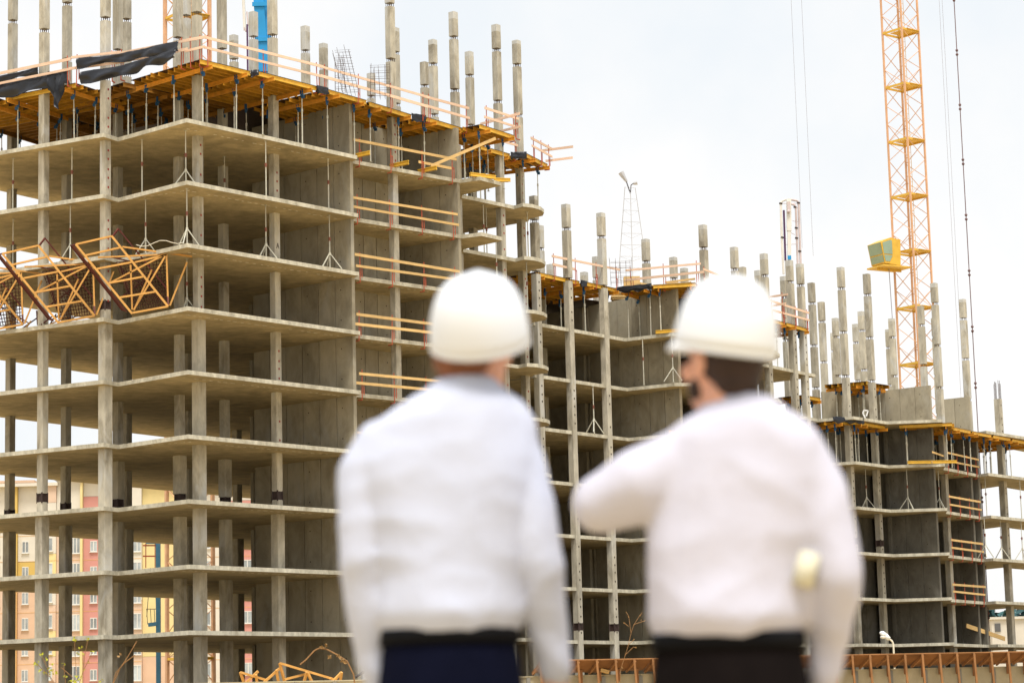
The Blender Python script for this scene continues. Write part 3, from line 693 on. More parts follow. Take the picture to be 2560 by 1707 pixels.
# ------------------------------------------------------------------ black sheets on the left deck rail
def rail_pt(s):
    P = [Vector((-29.9, 119.65)), Vector((-20.9, 114.5)), Vector((-18.5, 114.1)), Vector((-15.1, 111.8))]
    return P
edge_sheet([(-29.8, 119.4), (-23.0, 115.55)], lambda s: dz + 0.95 - 0.1 * math.sin(3 * s), lambda s: dz + 0.52, 'black plastic sheet rolled on the top rail at the far left', 11, sway=0.04, bulge=0.1)
edge_sheet([(-29.8, 119.3), (-22.0, 114.9)], lambda s: dz + 0.42, lambda s: dz - 0.2 + 0.1 * math.sin(6 * s), 'black plastic sheet hanging over the deck edge at the far left', 12, sway=0.06, bulge=0.14)
edge_sheet([(-22.4, 115.1), (-21.3, 114.45)], lambda s: dz + 0.55 - 0.1 * s, lambda s: dz - 0.3 - 1.1 * math.sin(math.pi * min(1, s * 1.1)) ** 2, 'torn black plastic rag dangling from the left deck edge', 13, sway=0.1, bulge=0.2)
edge_sheet([(-20.8, 113.95), (-18.7, 113.4), (-15.5, 111.3)], lambda s: dz + 0.86, lambda s: dz + 0.36 + 0.1 * math.sin(5 * s), 'black plastic sheet stretched on the upper rail left of the corner', 14, sway=0.05, bulge=0.08)
edge_sheet([(-20.6, 113.75), (-18.5, 113.15), (-15.6, 111.2)], lambda s: dz + 0.12 + 0.28 * s, lambda s: dz - 0.5 + 0.45 * s, 'grey glinting plastic sheet sagging on the lower rail left of the corner', 15, sway=0.08, bulge=0.16)

M['rust_panel'] = new_mat('rusty_brown_mesh_panel', (0.075, 0.026, 0.013), rough=0.75, var=0.35, scale=2.5)
# ------------------------------------------------------------------ steel loading platforms on the left
def lp(px, py, Y): return at_y(px, 560 + py / 4.9, Y)
def platform(shift, dY, label):
    t = empty('loading_platform', tuple(at_y(300 + shift[0] / 4.9, 800, 112.8 + dY)), 0, label, 'steel platform', 'orange steel loading platforms')
    def P(x, y, d=0.0): return lp((x + shift[0]) / 4.9, y + shift[1], 112.6 + dY + d)
    def bars(name, L, w, mat):
        for a, b in L:
            MB().bar(a, b, w).build(name, M[mat], t)
    bars('ladder_rail', [(P(930, 250), P(1620, 1100)), (P(1370, 150), P(2060, 1010))], 0.1, 'truss')
    bars('rung', [(P(930, 250), P(1370, 150)), (P(1050, 385), P(1470, 290)), (P(1190, 550), P(1610, 470)), (P(1330, 725), P(1760, 645)), (P(1470, 900), P(1900, 830)), (P(1620, 1090), P(2060, 1010))], 0.085, 'truss')
    bars('back_rail', [(P(865, 265, .9), P(1500, 1060, .9)), (P(1450, 60, .9), P(2050, 800, .9)), (P(1380, 150), P(1450, 60, .9)), (P(2050, 800, .9), P(2060, 1010)), (P(865, 265, .9), P(930, 250))], 0.07, 'truss_dark')
    m = MB(); q = [P(900, 262, .45), P(1560, 1080, .45), P(1500, 1062, .9), P(866, 268, .9)]
    q2 = [v + Vector((0.02, 0.02, 0)) for v in q]; m.add(q + q2, [(0, 1, 2, 3), (7, 6, 5, 4), (0, 4, 5, 1), (1, 5, 6, 2), (2, 6, 7, 3), (3, 7, 4, 0)]); m.build('side_panel', M['truss_dark'], t)
    q = [P(1420, 470, 1.0), P(2045, 400, 1.0), P(2058, 985, 1.0), P(1640, 1050, 1.0)]; m = MB()
    for i in range(15):
        f = i / 14; m.bar(q[0].lerp(q[1], f), q[3].lerp(q[2], f), 0.035); m.bar(q[0].lerp(q[3], f), q[1].lerp(q[2], f), 0.035)
    tag(m.build('mesh_wire', M['rust_panel'], t), kind='stuff')
    bars('truss_member', [(P(2040, 370, .5), P(2060, 1000, .5)), (P(1650, 470, .5), P(2030, 380, .5)), (P(2030, 370, .5), P(1350, 720, .5)), (P(2040, 370, .5), P(1640, 1050, .5)), (P(1600, 500, .5), P(1620, 1050, .5)),
                          (P(2290, 470, .8), P(2080, 1000, .5)), (P(1500, 280, .8), P(2352, 400, .9)), (P(1860, 560, .7), P(1640, 1060, .7)), (P(1200, 410, .8), P(2040, 375, .8))], 0.075, 'truss')
    bars('rusty_brace', [(P(1330, 400, 1.1), P(1650, 470, 1.1)), (P(1500, 560, 1.1), P(1980, 940, 1.1)), (P(1480, 900, 1.1), P(1960, 560, 1.1)), (P(1460, 480, 1.1), P(1640, 1040, 1.1))], 0.06, 'truss_dark')
    return t
platform((0, 0), -0.9, 'orange steel loading platform with a tilted ladder frame, nearest the pointed corner')
platform((-900, 115), 0.9, 'middle orange steel loading platform on the left wing floor edge')
platform((-1780, 220), 2.3, 'orange steel loading platform cut by the left edge of the picture')
m = MB()
rnd = random.Random(4)
t = empty('scaffold_heap', (-24.5, 116.9, zk(6)), 0, 'heap of rusty scaffold tubes and couplers at the far left behind the platforms', 'scaffold')
for i in range(26):
    a = Vector((rnd.uniform(-26.5, -21.5), 0, zk(6) + rnd.uniform(0.05, 1.0))); a.y = 117.2 - 0.5 * (a.x + 25) + rnd.uniform(0, 1.2)
    b = a + Vector((rnd.uniform(-1.0, 1.0), rnd.uniform(-0.3, 0.3), rnd.uniform(-0.7, 0.7))); b.z = max(b.z, zk(6) + 0.03)
    MB().bar(a, b, 0.06).build('tube', M['truss'] if i % 3 else M['truss_dark'], t)
m = MB(); pts = [at_y(340 + i * 15, 612 + 6 * math.sin(i * 1.1) - 1.2 * i, 111.6) for i in range(9)]
m.path(pts, 0.018); tag(m.build('cord', M['beige']), 'thin white cord looping along the corner floor edge', 'cord')
# ------------------------------------------------------------------ tower cranes
def lattice_mast(parent, cx, cy, yaw, side, z0, z1, zplat, sec, leg=0.13, nb=3):
    c, s = math.cos(yaw), math.sin(yaw); h = side / 2
    cor = [Vector((cx + c * a * h - s * b * h, cy + s * a * h + c * b * h, 0)) for a, b in ((-1, -1), (1, -1), (1, 1), (-1, 1))]
    up = lambda p, z: Vector((p.x, p.y, z))
    for p in cor: MB().bar(up(p, z0), up(p, z1), leg, leg, (c, s, 0)).build('mast_leg', M['crane'], parent)
    ph = sec / nb; zs = zplat
    while zs - ph > z0: zs -= ph
    levels = []
    z = zs
    while z < z1: levels.append(z); z += ph
    for f in range(4):
        a, b = cor[f], cor[(f + 1) % 4]; m = MB(); m2 = MB()
        for i, z in enumerate(levels[:-1]):
            p, q = (a, b) if i % 2 == 0 else (b, a)
            m.tube(up(p, z), up(q, z + ph), 0.03, n=5)
            m2.tube(up(q, z), up(p, z + ph), 0.022, n=5) if i % 3 == 0 else None
        m.build('diagonal_brace', M['crane'], parent); m2.build('thin_brace', M['crane'], parent)
    z = zplat
    while z - sec > z0 + 1: z -= sec
    while z < z1:
        m = MB()
        for f in range(4): m.bar(up(cor[f], z), up(cor[(f + 1) % 4], z), 0.1, 0.16)
        mid_ = (cor[0] + cor[2]) / 2
        m.bar(up(cor[0], z), up(cor[2], z), 0.1, 0.1)
        m.obox(up(mid_ + (cor[1] - mid_) * 0.25, z + 0.05), Vector((c, s, 0)) * h * 0.7, Vector((-s, c, 0)) * h * 0.92, (0, 0, 0.02))
        m.build('rest_platform', M['crane_y'], parent); z += sec
    m = MB(); lc = (cor[0] + cor[3]) / 2 * 0.35 + (cor[1] + cor[2]) / 2 * 0.65; e = Vector((c, s, 0)) * 0.2
    m.tube(up(lc - e, z0), up(lc - e, z1), 0.02, n=4); m.tube(up(lc + e, z0), up(lc + e, z1), 0.02, n=4)
    z = z0
    while z < z1: m.tube(up(lc - e, z), up(lc + e, z), 0.013, n=4); z += 0.4
    m.build('ladder', M['crane_y'], parent)
    return cor
pc = at_y(2275, 540, 190.0); zp = at_y(2250, 219, 190.0).z
crane = empty('tower_crane', (pc.x, pc.y, GROUND), 0, 'tall orange tower crane mast with a yellow cab on the right', 'tower crane')
lattice_mast(crane, pc.x, pc.y, R(40), 2.05, GROUND, 66, zp, 4.53)
def crane_cab(parent, c, f):
    f = Vector(f).normalized(); s = Vector((f.y * -1, f.x, 0)); s = Vector((-f.y, f.x, 0)); u = Vector((0, 0, 1))   # f: front, s: viewer's right side
    P = lambda a, b, z: c + f * a + s * b + u * z
    prof = [(1.0, 0.72), (0.66, -0.95), (-0.9, -1.05), (-1.0, 1.05), (0.0, 1.15)]      # (forward, height)
    m = MB(); n = len(prof); b = 0.85
    m.add([P(x, -b, z) for x, z in prof] + [P(x, b, z) for x, z in prof], [tuple(range(n)), tuple(range(n, 2 * n))[::-1]] + [(i, n + i, n + (i + 1) % n, (i + 1) % n) for i in range(n)])
    m.build('cab_body', M['crane_y'], parent)
    def pane(pts, nrm):
        nrm = Vector(nrm).normalized() * 0.03; m = MB(); q = [p + nrm for p in pts]; k = len(pts)
        m.add([p - nrm * 0.2 for p in pts] + q, [tuple(range(k))[::-1], tuple(range(k, 2 * k))] + [(i, (i + 1) % k, k + (i + 1) % k, k + i) for i in range(k)])
        m.build('window_pane', M['glass'], parent)
    fl = lambda z: 0.66 + (z + 0.95) / 1.67 * 0.34
    pane([P(fl(-.85), -b + .08, -.85), P(fl(-.85), b - .08, -.85), P(fl(-.3), b - .08, -.3), P(fl(-.3), -b + .08, -.3)], f)
    pane([P(fl(-.2), -b + .08, -.2), P(fl(-.2), b - .08, -.2), P(fl(.68), b - .08, .68), P(fl(.68), -b + .08, .68)], f)
    for sg in (-1, 1):
        pane([P(.62, sg * b, -.8), P(fl(-.3) - .06, sg * b, -.3), P(-.1, sg * b, -.3), P(.2, sg * b, -.8)], s * sg)
        pane([P(fl(-.2) - .06, sg * b, -.2), P(.84, sg * b, .68), P(.05, sg * b, .95), P(-.1, sg * b, .9), P(-.1, sg * b, -.2)], s * sg)
    m = MB(); m.obox(P(-0.4, 0, -1.16), f * 1.4, s * 1.05, u * 0.06); m.obox(P(-0.4, 0, -1.3), f * 1.2, s * 0.06, u * 0.1)
    m.build('cab_platform', M['crane_y'], parent)
cc = at_y(2211, 634, 189.0)
crane_cab(crane, cc, (-0.85, -0.5, 0))
MB().tube(cc + Vector((0.3, 0, -1.2)), at_y(2231, 800, 189.0), 0.03, n=5).build('power_cable', M['cable'], crane)
pc2 = at_y(468, 20, 150.0); zp2 = at_y(430, 46, 150.0).z
crane2 = empty('tower_crane', (pc2.x, pc2.y, GROUND), 0, 'orange tower crane mast standing behind the tall building on the left', 'tower crane')
lattice_mast(crane2, pc2.x, pc2.y, R(40), 2.05, GROUND, 52, zp2, 4.53, leg=0.2)
# hoist ropes of the crane
for i, (a, b, lab) in enumerate([((2345.6, -40), (2404, 1000), 'thin hoist rope hanging right of the tower crane'), ((2353, -40), (2412, 1005), 'second thin hoist rope hanging right of the tower crane, beside the thicker pipe'),
                                 ((1976, -40), (1999, 620), 'thin rope hanging above the white pump boom'), ((2002, -40), (2029, 640), 'thin rope hanging just right of the white pump boom')]):
    p = at_y(a[0], a[1], 196.0); q = at_y(b[0], b[1], 196.0)
    tag(MB().tube(p, Vector((p.x, p.y, q.z)), 0.012, n=4).build('hoist_rope', M['cable']), lab, 'rope', 'hoist ropes')
# riser pipe with couplings
pr = at_y(2415, 537, 176.0)
t = empty('riser_pipe', (pr.x, pr.y, GROUND), 0, 'thin dark red riser pipe with ball couplings rising past the low building', 'pipe')
MB().tube((pr.x, pr.y, GROUND), (pr.x, pr.y, 53), 0.035, n=6).build('pipe', M['riser'], t)
zc = at_y(2418, 543, 176.0).z
for i in range(-8, 5):
    z = zc + i * 4.2
    if z > GROUND + 1:
        m = MB(); m.ball((pr.x, pr.y, z + .16), 0.11, 8, 6); m.ball((pr.x, pr.y, z - .16), 0.11, 8, 6); m.build('coupling', M['riser'], t, True)

# ------------------------------------------------------------------ concrete booms, masts
b0, b1 = at_y(661, 190, 141.0), at_y(643, -60, 141.0)
t = empty('concrete_boom', (b0.x, b0.y, b0.z - 8), 0, 'bright blue concrete placing boom rising behind the top deck columns', 'concrete boom')
dd = (b1 - b0)
MB().bar(b0 - dd * 1.2, b1 + dd * .6, 0.62, 0.5, (0, -1, 0)).build('boom_arm', M['blue'], t)
MB().bar(b0 - dd * 1.2 + Vector((.5, .15, 0)), b1 + dd * .6 + Vector((.34, .15, 0)), 0.3, 0.42, (0, -1, 0)).build('inner_arm', M['blue'], t)
m = MB()
for f in (0.05, 0.35, 0.7): m.bar(b0 + dd * f + Vector((-.4, -.3, 0)), b0 + dd * f + Vector((.65, -.3, 0)), 0.08, 0.25)
m.build('bracket', M['blue'], t)
MB().tube(at_y(612, 76, 140.5), at_y(607, -40, 140.5), 0.09, n=8).build('delivery_pipe', M['boomwhite'], t)
MB().path([at_y(611, 70, 140.3), at_y(615, 80, 140.3), at_y(620, 62, 140.3), at_y(617, 30, 140.3)], 0.05).build('hose', M['pipe'], t)
MB().tube(at_y(620, 230, 140.2), at_y(618, 62, 140.2), 0.06, n=6).build('dark_pipe', M['purple'], t)
def wb(px, py, Y=172.0): return at_y(1920 + px / 6.533, 480 + py / 6.533, Y)
t = empty('concrete_boom', tuple(wb(345, 1500)), 0, 'folded white concrete pump boom with pipes standing behind the concrete columns', 'concrete boom')
MB().bar(wb(355, 1900), wb(345, 640), 0.24, 0.3, (0, -1, 0)).bar(wb(345, 640), wb(338, 120), 0.32, 0.36, (0, -1, 0)).build('boom_arm', M['boomwhite'], t)
MB().bar(wb(338, 330, 171.7), wb(338, 160, 171.7), 0.2, 0.1, (0, -1, 0)).ball(wb(338, 320, 171.7), 0.13).build('elbow_plate', M['pipe'], t)
MB().bar(wb(350, 1105, 171.75), wb(348, 1040, 171.75), 0.26, 0.1, (0, -1, 0)).build('blue_plate', M['blue'], t)
MB().path([wb(255, 1340), wb(225, 760), wb(208, 190), wb(230, 150), wb(290, 125)], 0.085, 8).build('delivery_pipe', M['boomwhite'], t)
MB().path([wb(535, 1250), wb(500, 185), wb(480, 145), wb(370, 125)], 0.085, 8).build('delivery_pipe', M['pipe'], t)
MB().path([wb(485, 1200), wb(455, 260), wb(440, 215), wb(385, 200)], 0.08, 8).build('delivery_pipe', M['pipe'], t)
MB().tube(wb(285, 1120), wb(258, 300), 0.075).build('ram', M['purple'], t)
m = MB()
for a, b in (((210, 190), (500, 185)), ((320, 640), (440, 700)), ((270, 860), (470, 850)), ((225, 750), (300, 760)), ((440, 250), (500, 260)), ((500, 970), (540, 975)), ((400, 470), (500, 490))): m.tube(wb(*a), wb(*b), 0.025, n=5)
m.build('hose_clamp', M['pipe'], t)
m = MB()
for x, y in ((208, 190), (497, 180), (442, 250), (232, 745), (520, 970), (462, 590), (465, 755)): m.tube(wb(x - 2, y + 12), wb(x + 2, y - 12), 0.12, n=8)
m.build('coupling', M['darksteel'], t)
# floodlight mast
def fm(px, py, Y=235.0): return at_y(1500 + px / 5.225, 400 + py / 5.225, Y)
t = empty('light_mast', (fm(425, 1350).x, 235.0, GROUND), 0, 'slender three legged lattice mast with two floodlights far behind the middle building', 'light mast')
legs = [((325, 355), (250, 1400), 236.5), ((398, 430), (425, 1400), 233.5), ((460, 365), (610, 1400), 236.5)]
pl = []
for (a, b, Y) in legs:
    p, q = fm(*a, Y), fm(*b, Y); d = (q - p); k = (GROUND - p.z) / d.z; foot = p + d * k; pl.append((p, foot))
    MB().tube(foot, p, 0.04, n=6).build('mast_leg', M['mast'], t)
m = MB()
for i in range(26):
    f = i / 25
    pts = [p + (q - p) * f * 0.55 for p, q in pl]
    for a in range(3): m.tube(pts[a], pts[(a + 1) % 3], 0.02, n=4)
m.build('rung', M['mast'], t)
MB().tube(fm(398, 440, 234.5), fm(345, 285, 234.5), 0.06, n=6).tube(fm(398, 440, 234.5), fm(405, 330, 234.5), 0.05, n=6).tube(fm(405, 330, 234.5), fm(440, 305, 234.5), 0.05, n=6).build('lamp_arm', M['darksteel'], t)
MB().tube(fm(350, 285, 234.5), fm(300, 210, 234.5), 0.12, 0.24, n=8).tube(fm(300, 210, 234.5), fm(275, 165, 234.5), 0.24, 0.3, n=8).build('floodlight', M['mast'], t)
MB().tube(fm(435, 308, 234.5), fm(485, 298, 234.5), 0.15, 0.22, n=8).build('floodlight', M['mast'], t)

M['blue_grey'] = new_mat('blue_grey_hoist_paint', (0.07, 0.20, 0.30), rough=0.5, var=0.15)
# site hoist behind the left bays
def sh(px, py, Y=146.0): return at_y(280 + px / 3.016, 1180 + py / 3.016, Y)
t = empty('site_hoist', (sh(350, 1000).x, 146, GROUND), 0, 'blue post hoist with hanging basket seen through the lower left floors', 'hoist')
p0, p1 = sh(352, 1500), sh(348, 515)
MB().bar((p1.x, 146, GROUND), (p1.x, 146, p1.z), 0.26).build('post', M['blue_grey'], t)
MB().bar(sh(345, 528), sh(258, 528), 0.18).build('arm', M['blue_grey'], t)
m = MB()
for y in (552, 632): m.bar(sh(233, y), sh(330, y), 0.08)
for x in (255, 325): m.bar(sh(x, 535), sh(x, 720), 0.05)
m.build('cage', M['redpost'], t)
m = MB(); m.tube(sh(290, 720), sh(262, 1090), 0.02, n=4); m.tube(sh(325, 720), sh(335, 1090), 0.02, n=4)
m.build('rope', M['darksteel'], t)
m = MB(); m.bar(sh(275, 1150), sh(345, 1140), 0.3, 0.22); m.build('basket_floor', M['blue_grey'], t)
m = MB()
for x in (262, 290, 318, 345): m.bar(sh(x, 1030), sh(x + 6, 1145), 0.03)
m.bar(sh(258, 1030), sh(345, 1030), 0.04); m.build('basket_rail', M['darksteel'], t)

# rebar cages and timber on the decks
def cage(c, w, h, label, n=5, slant=0.0):
    m = MB(); c = Vector(c)
    for i in range(n):
        for j in (0, 1):
            p = c + Vector((w * (i / (n - 1) - .5), j * 0.35, 0)); m.tube(p, p + Vector((slant * h + random.uniform(-.08, .08), 0, h * random.uniform(0.8, 1.0))), 0.008, n=4)
    for k in range(int(h / 0.3)):
        z = 0.2 + 0.3 * k; m.tube(c + Vector((-w / 2 + slant * z, 0, z)), c + Vector((w / 2 + slant * z, 0, z + 0.03)), 0.006, n=4); m.tube(c + Vector((-w / 2 + slant * z, .35, z)), c + Vector((w / 2 + slant * z, .35, z)), 0.01, n=4)
    tag(m.build('rebar_cage', M['rebar']), label, 'rebar cage')
q = at_z(850, 228, zk(10)); cage((q.x, q.y, zk(10)), 0.5, 2.0, 'small upright rebar cage on the top deck right of two square columns', 4)
q = at_z(878, 236, zk(10)); cage((q.x, q.y, zk(10)), 0.8, 2.6, 'leaning rebar cage on the top deck left of the short ribbed column', 5, -0.18)
q = at_z(950, 245, zk(10)); cage((q.x, q.y, zk(10)), 1.0, 1.9, 'rebar cage on the top deck just left of the tallest column', 5)
q = at_z(1545, 712, zk(8)); cage((q.x + .2, q.y, zk(8)), 1.2, 1.7, 'rebar cage beside the timber stack on the middle deck', 5)
sx = at_y(1585, 700, 147.5)
t = empty('timber_stack', (sx.x, sx.y, zk(8)), 0, 'stack of pale formwork panels and boards on the middle building deck', 'timber stack')
for i in range(5):
    MB().obox((sx.x + random.uniform(-.1, .1), sx.y, zk(8) + 0.1 + 0.13 * i), (1.5 - 0.1 * i, 0.1 * (i % 2), 0), (0, 0.6, 0), (0, 0, 0.05)).build('board', M['plank'], t)
MB().box(sx.x - .65, sx.x + .35, sx.y - .4, sx.y + .3, zk(8) + .72, zk(8) + 1.5).build('crate_panel', M['plank'], t)
MB().bar((sx.x - 2.2, sx.y - .5, zk(8) + .5), (sx.x + .4, sx.y - .6, zk(8) + .95), 0.06, 0.2).build('board', M['plank'], t)
MB().bar((sx.x + .3, sx.y - .5, zk(8) + 1.0), (sx.x + 2.5, sx.y - .6, zk(8) + .45), 0.06, 0.2).build('board', M['plank'], t)
sx = at_y(1700, 690, 147.0)
t = empty('timber_bundle', (sx.x, sx.y, zk(8)), 0, 'loose bundle of pale boards left of the hard hat on the middle building deck', 'timber bundle')
for i in range(7):
    a = Vector((sx.x - .9 + random.uniform(-.2, .2), sx.y + random.uniform(-.3, .3), zk(8) + 0.3 + .13 * i)); MB().bar(a, a + Vector((random.uniform(1.3, 1.9), random.uniform(-.3, .3), random.uniform(-.4, .4))), 0.05, 0.12).build('board', M['plank'], t)
# warning tape on the low deck
m = MB(); pts = [at_y(2160 + 3 * math.sin(i * 1.3), 1050 - 5 * i, 163.0) for i in range(6)] + [at_y(2170, 1026, 163.), at_y(2166, 1040, 163.)]
for a, b in zip(pts[:-1], pts[1:]): m.bar(a, b, 0.09, 0.012, (0, 1, 0))
tag(m.build('warning_tape', M['tape'] if 'tape' in M else M['white']), 'red and white tape fluttering above the low deck between two columns', 'warning tape')

# ------------------------------------------------------------------ apartment houses behind
def flat(name, base, var=0.06): M[name] = new_mat(name, base, rough=0.9, var=var, scale=0.6, bump=0.05); return M[name]
flat('render_cream', (0.70, 0.65, 0.55)); flat('render_yellow', (0.63, 0.44, 0.13)); flat('render_peach', (0.69, 0.475, 0.325)); flat('render_pink', (0.61, 0.285, 0.24))  # pastels lightened in colour in place of distance haze
flat('render_palepeach', (0.68, 0.50, 0.37)); flat('render_orange', (0.70, 0.42, 0.17)); flat('render_paleyellow', (0.76, 0.62, 0.30)); flat('roof_dark', (0.12, 0.12, 0.12))
M['pvc'] = new_mat('white_window_frame', (0.72, 0.70, 0.64), rough=0.4, var=0.04)
M['pane'] = new_mat('window_pane', (0.34, 0.37, 0.37), rough=0.15, var=0.5, scale=0.35, spec=0.8, per_obj=0.4)
AY = 266.0; FH = 2.8
apx = lambda px: (px - 1280) / F_PX * AY * 1.006 - 0.6
def zap(px, py): return at_y(px, py, AY).z
zw0 = zap(70, 1382)         # sill of the uppermost seen window row
def apartment(name, label, sections, ztop, depth=14):
    x0 = apx(sections[0][0]); t = empty(name, (x0, AY, GROUND), 0, label, 'apartment house', 'pastel apartment houses behind the building site')
    for i, (pa, pb, dy, bands, wins) in enumerate(sections):
        a, b = apx(pa), apx(pb)
        for (za, zb, mt) in bands:
            m = MB(); m.box(a, b, AY + dy, AY + depth - 0.01 * i, za, zb - (0.03 if zb < ztop - 0.1 else 0)); m.build('wall', M[mt], t)
        if wins:
            wa, wb_, h, nl, sd = wins; xa, xb = apx(wa), apx(wb_)
            for fl in range(-7, 2):
                zs = zw0 + fl * FH + sd
                if zs + h > ztop - 0.6 or zs < 0.3: continue
                fr = MB(); yy = AY + dy - 0.03; w = 0.09
                fr.box(xa, xb, yy - 0.04, yy + 0.06, zs, zs + w); fr.box(xa, xb, yy - 0.04, yy + 0.06, zs + h - w, zs + h)
                for q in range(nl + 1):
                    xc = xa + (xb - xa) * q / nl; fr.box(max(xa, xc - w / 2), min(xb, xc + w / 2) if q < nl else xb, yy - 0.045, yy + 0.06, zs + w, zs + h - w)
                fr.box(xa - 0.08, xb + 0.08, yy - 0.14, yy + 0.03, zs - 0.06, zs - 0.005)
                f = fr.build('window', M['pvc'], t)
                pn = MB()
                for q in range(nl): pn.box(xa + (xb - xa) * q / nl + w / 2, xa + (xb - xa) * (q + 1) / nl - w / 2, yy - 0.01, yy + 0.02, zs + w, zs + h - w)
                pn.build('pane', M['pane'], f)
            m = MB()
            for fl in range(-7, 2): m.box(a, b, AY + dy - 0.02, AY + dy + 0.05, zw0 + fl * FH - 0.95, zw0 + fl * FH - 0.9)
            m.build('joint_strip', M['render_orange'], t)
    m = MB(); m.box(apx(sections[0][0]) - .2, apx(sections[-1][1]) + .2, AY - 0.9, AY + depth + .3, ztop, ztop + 0.35); m.build('parapet', M['render_cream'], t)
    return t
ZT = zap(100, 1216); G0 = GROUND
zc1, zc2 = zap(70, 1404), zap(70, 1466)
two = lambda up, midc, lowc, s=0.0: [(G0, zc2 + s, lowc), (zc2 + s, zc1 + s, midc), (zc1 + s, ZT, up)]
spandrels = []
zz = zw0 - 0.15
while zz > 1: zz -= FH
def striped(cols, ztop):
    out = [(G0, zz + 0.0, cols[0])]; z = zz; i = 0
    while z + FH < ztop: out.append((z, z + FH, cols[i % len(cols)])); z += FH; i += 1
    out.append((z, ztop, cols[i % len(cols)])); return out
apartment('apartment_house', 'cream and yellow apartment house seen through the lower left floors of the building',
    [(-190, 38, 0.0, two('render_cream', 'render_cream', 'render_palepeach'), (-24, 9, 1.75, 3, -0.2)), (38.5, 53, -0.5, [(G0, zc2, 'render_orange'), (zc2, ZT, 'render_yellow')], None), (53.5, 112, 0.0, two('render_cream', 'render_yellow', 'render_peach'), (64, 80, 1.3, 2, 0)),
     (112.5, 150, -0.6, striped(['render_palepeach', 'render_peach', 'render_palepeach', 'render_paleyellow', 'render_palepeach', 'render_cream', 'render_paleyellow', 'render_cream', 'render_cream'], ZT), (122, 142, 1.5, 2, 0.1))], ZT)
apartment('apartment_house', 'peach and pink apartment house seen through the middle of the lower left floors',
    [(150.5, 209.5, -0.3, [(G0, zc2 - 3, 'render_peach'), (zc2 - 3, zap(190, 1285), 'render_palepeach'), (zap(190, 1285), ZT + 0.6, 'render_cream')], (184, 209, 1.75, 3, -0.2)), (210, 215.5, -0.6, [(G0, ZT + .6, 'render_paleyellow')], None),
     (216, 318, 0.0, [(G0, zap(230, 1240), 'render_pink'), (zap(230, 1240), ZT + .6, 'render_cream')], (233, 250, 1.2, 2, -0.05)), (318.5, 362, -0.5, [(G0, zap(340, 1500), 'render_palepeach'), (zap(340, 1500), ZT + .6, 'render_cream')], (332, 361, 1.7, 3, -0.2)),
     (362.5, 470, 0.0, [(G0, zap(380, 1640), 'render_peach'), (zap(380, 1640), ZT + .6, 'render_paleyellow')], None), (470.5, 560, 0.2, [(G0, ZT + .6, 'render_cream')], (500, 530, 1.5, 2, 0)), (560.5, 760, 0.0, [(G0, zap(600, 1250), 'render_pink'), (zap(600, 1250), ZT + .6, 'render_cream')], (612, 634, 1.35, 2, 0.1))], ZT + 0.6)
t = empty('apartment_house', (-66, 290, GROUND), 0, 'terracotta pink roof block rising behind the cream apartment house at the left edge', 'apartment house', 'pastel apartment houses behind the building site')
pq = at_y(0, 1200, 290.0); pr2 = at_y(82, 1206, 290.0)
MB().box(pq.x - 6, pr2.x, 290, 302, GROUND, pr2.z).build('wall', M['render_palepeach'], t)
MB().box(pq.x - 6.2, pr2.x + .2, 289.8, 302.2, pr2.z, pr2.z + .3).build('parapet', M['render_peach'], t)
# hall and forest far right
t = empty('warehouse', (66, 300, GROUND), 0, 'plain pale grey warehouse with one small black window at the far right', 'warehouse')
wl = at_y(2478, 1548, 300.0)
flat('pale_cladding', (0.62, 0.58, 0.50))
MB().box(wl.x, wl.x + 46, 300, 330, GROUND, wl.z).build('wall', M['pale_cladding'], t)
MB().box(wl.x - .3, wl.x + 46.3, 299.7, 330.3, wl.z, wl.z + .3).build('roof', M['pale_cladding'], t)
wv = at_y(2494, 1568, 300.0); MB().box(wv.x - .35, wv.x + .35, 299.9, 300.05, wv.z - .5, wv.z + .5).build('window', M['roof_dark'], t)
M['forest'] = new_mat('far_forest_leaves', (0.035, 0.085, 0.085), rough=0.9, var=0.5, scale=0.25)
rnd = random.Random(3); m = MB()
for i in range(230):
    x = 30 + 190 * rnd.random(); y = 430 + 60 * rnd.random(); h = rnd.uniform(16, 19.5) * y / 440; r0 = rnd.uniform(3.0, 4.6)
    for k in range(60):
        zf = rnd.random() ** 0.7; rr = r0 * (1 - zf * 0.8) * rnd.uniform(0.5, 1.05); a = rnd.uniform(0, 6.283); c = Vector((x + rr * math.cos(a), y + rr * math.sin(a), GROUND + 1 + zf * (h - 1)))
        d1 = Vector((rnd.uniform(-1, 1), rnd.uniform(-1, 1), rnd.uniform(-.6, .6))).normalized() * rnd.uniform(.9, 1.7); d2 = d1.cross(Vector((rnd.uniform(-1, 1), rnd.uniform(-1, 1), 1)).normalized()) * 0.8
        m.add([c - d1, c - d2, c + d1, c + d2], [(0, 1, 2, 3)])
tag(m.build('forest', M['forest']), 'dark blue green forest edge on the horizon at the far right', kind='stuff')
# ------------------------------------------------------------------ site wall, timber gallery, lamp, scrap steel
M['site_wall'] = new_mat('cream_site_wall', (0.46, 0.40, 0.27), var=0.14, scale=1.2, detail=8, bump=0.2, dirt=(0.28, 0.23, 0.14), dirt_amt=0.5, dirt_scale=0.6, per_obj=0.06)
M['timber'] = new_mat('brown_gallery_timber', (0.36, 0.175, 0.07), rough=0.7, var=0.25, scale=2, stretch=(1, 1, 1), per_obj=0.14)
M['ply_under'] = new_mat('brown_gallery_plywood', (0.27, 0.12, 0.045), rough=0.7, var=0.25, scale=1.5, per_obj=0.12)
wa, wb2 = Vector((-11.5, 80.5)), Vector((24.0, 91.0)); wd = (wb2 - wa).normalized(); wn = Vector((wd.y, -wd.x)); WL = (wb2 - wa).length
t = empty('site_wall', (wa.x, wa.y, GROUND), 0, 'cream concrete panel wall with grey posts along the bottom of the building site', 'wall')
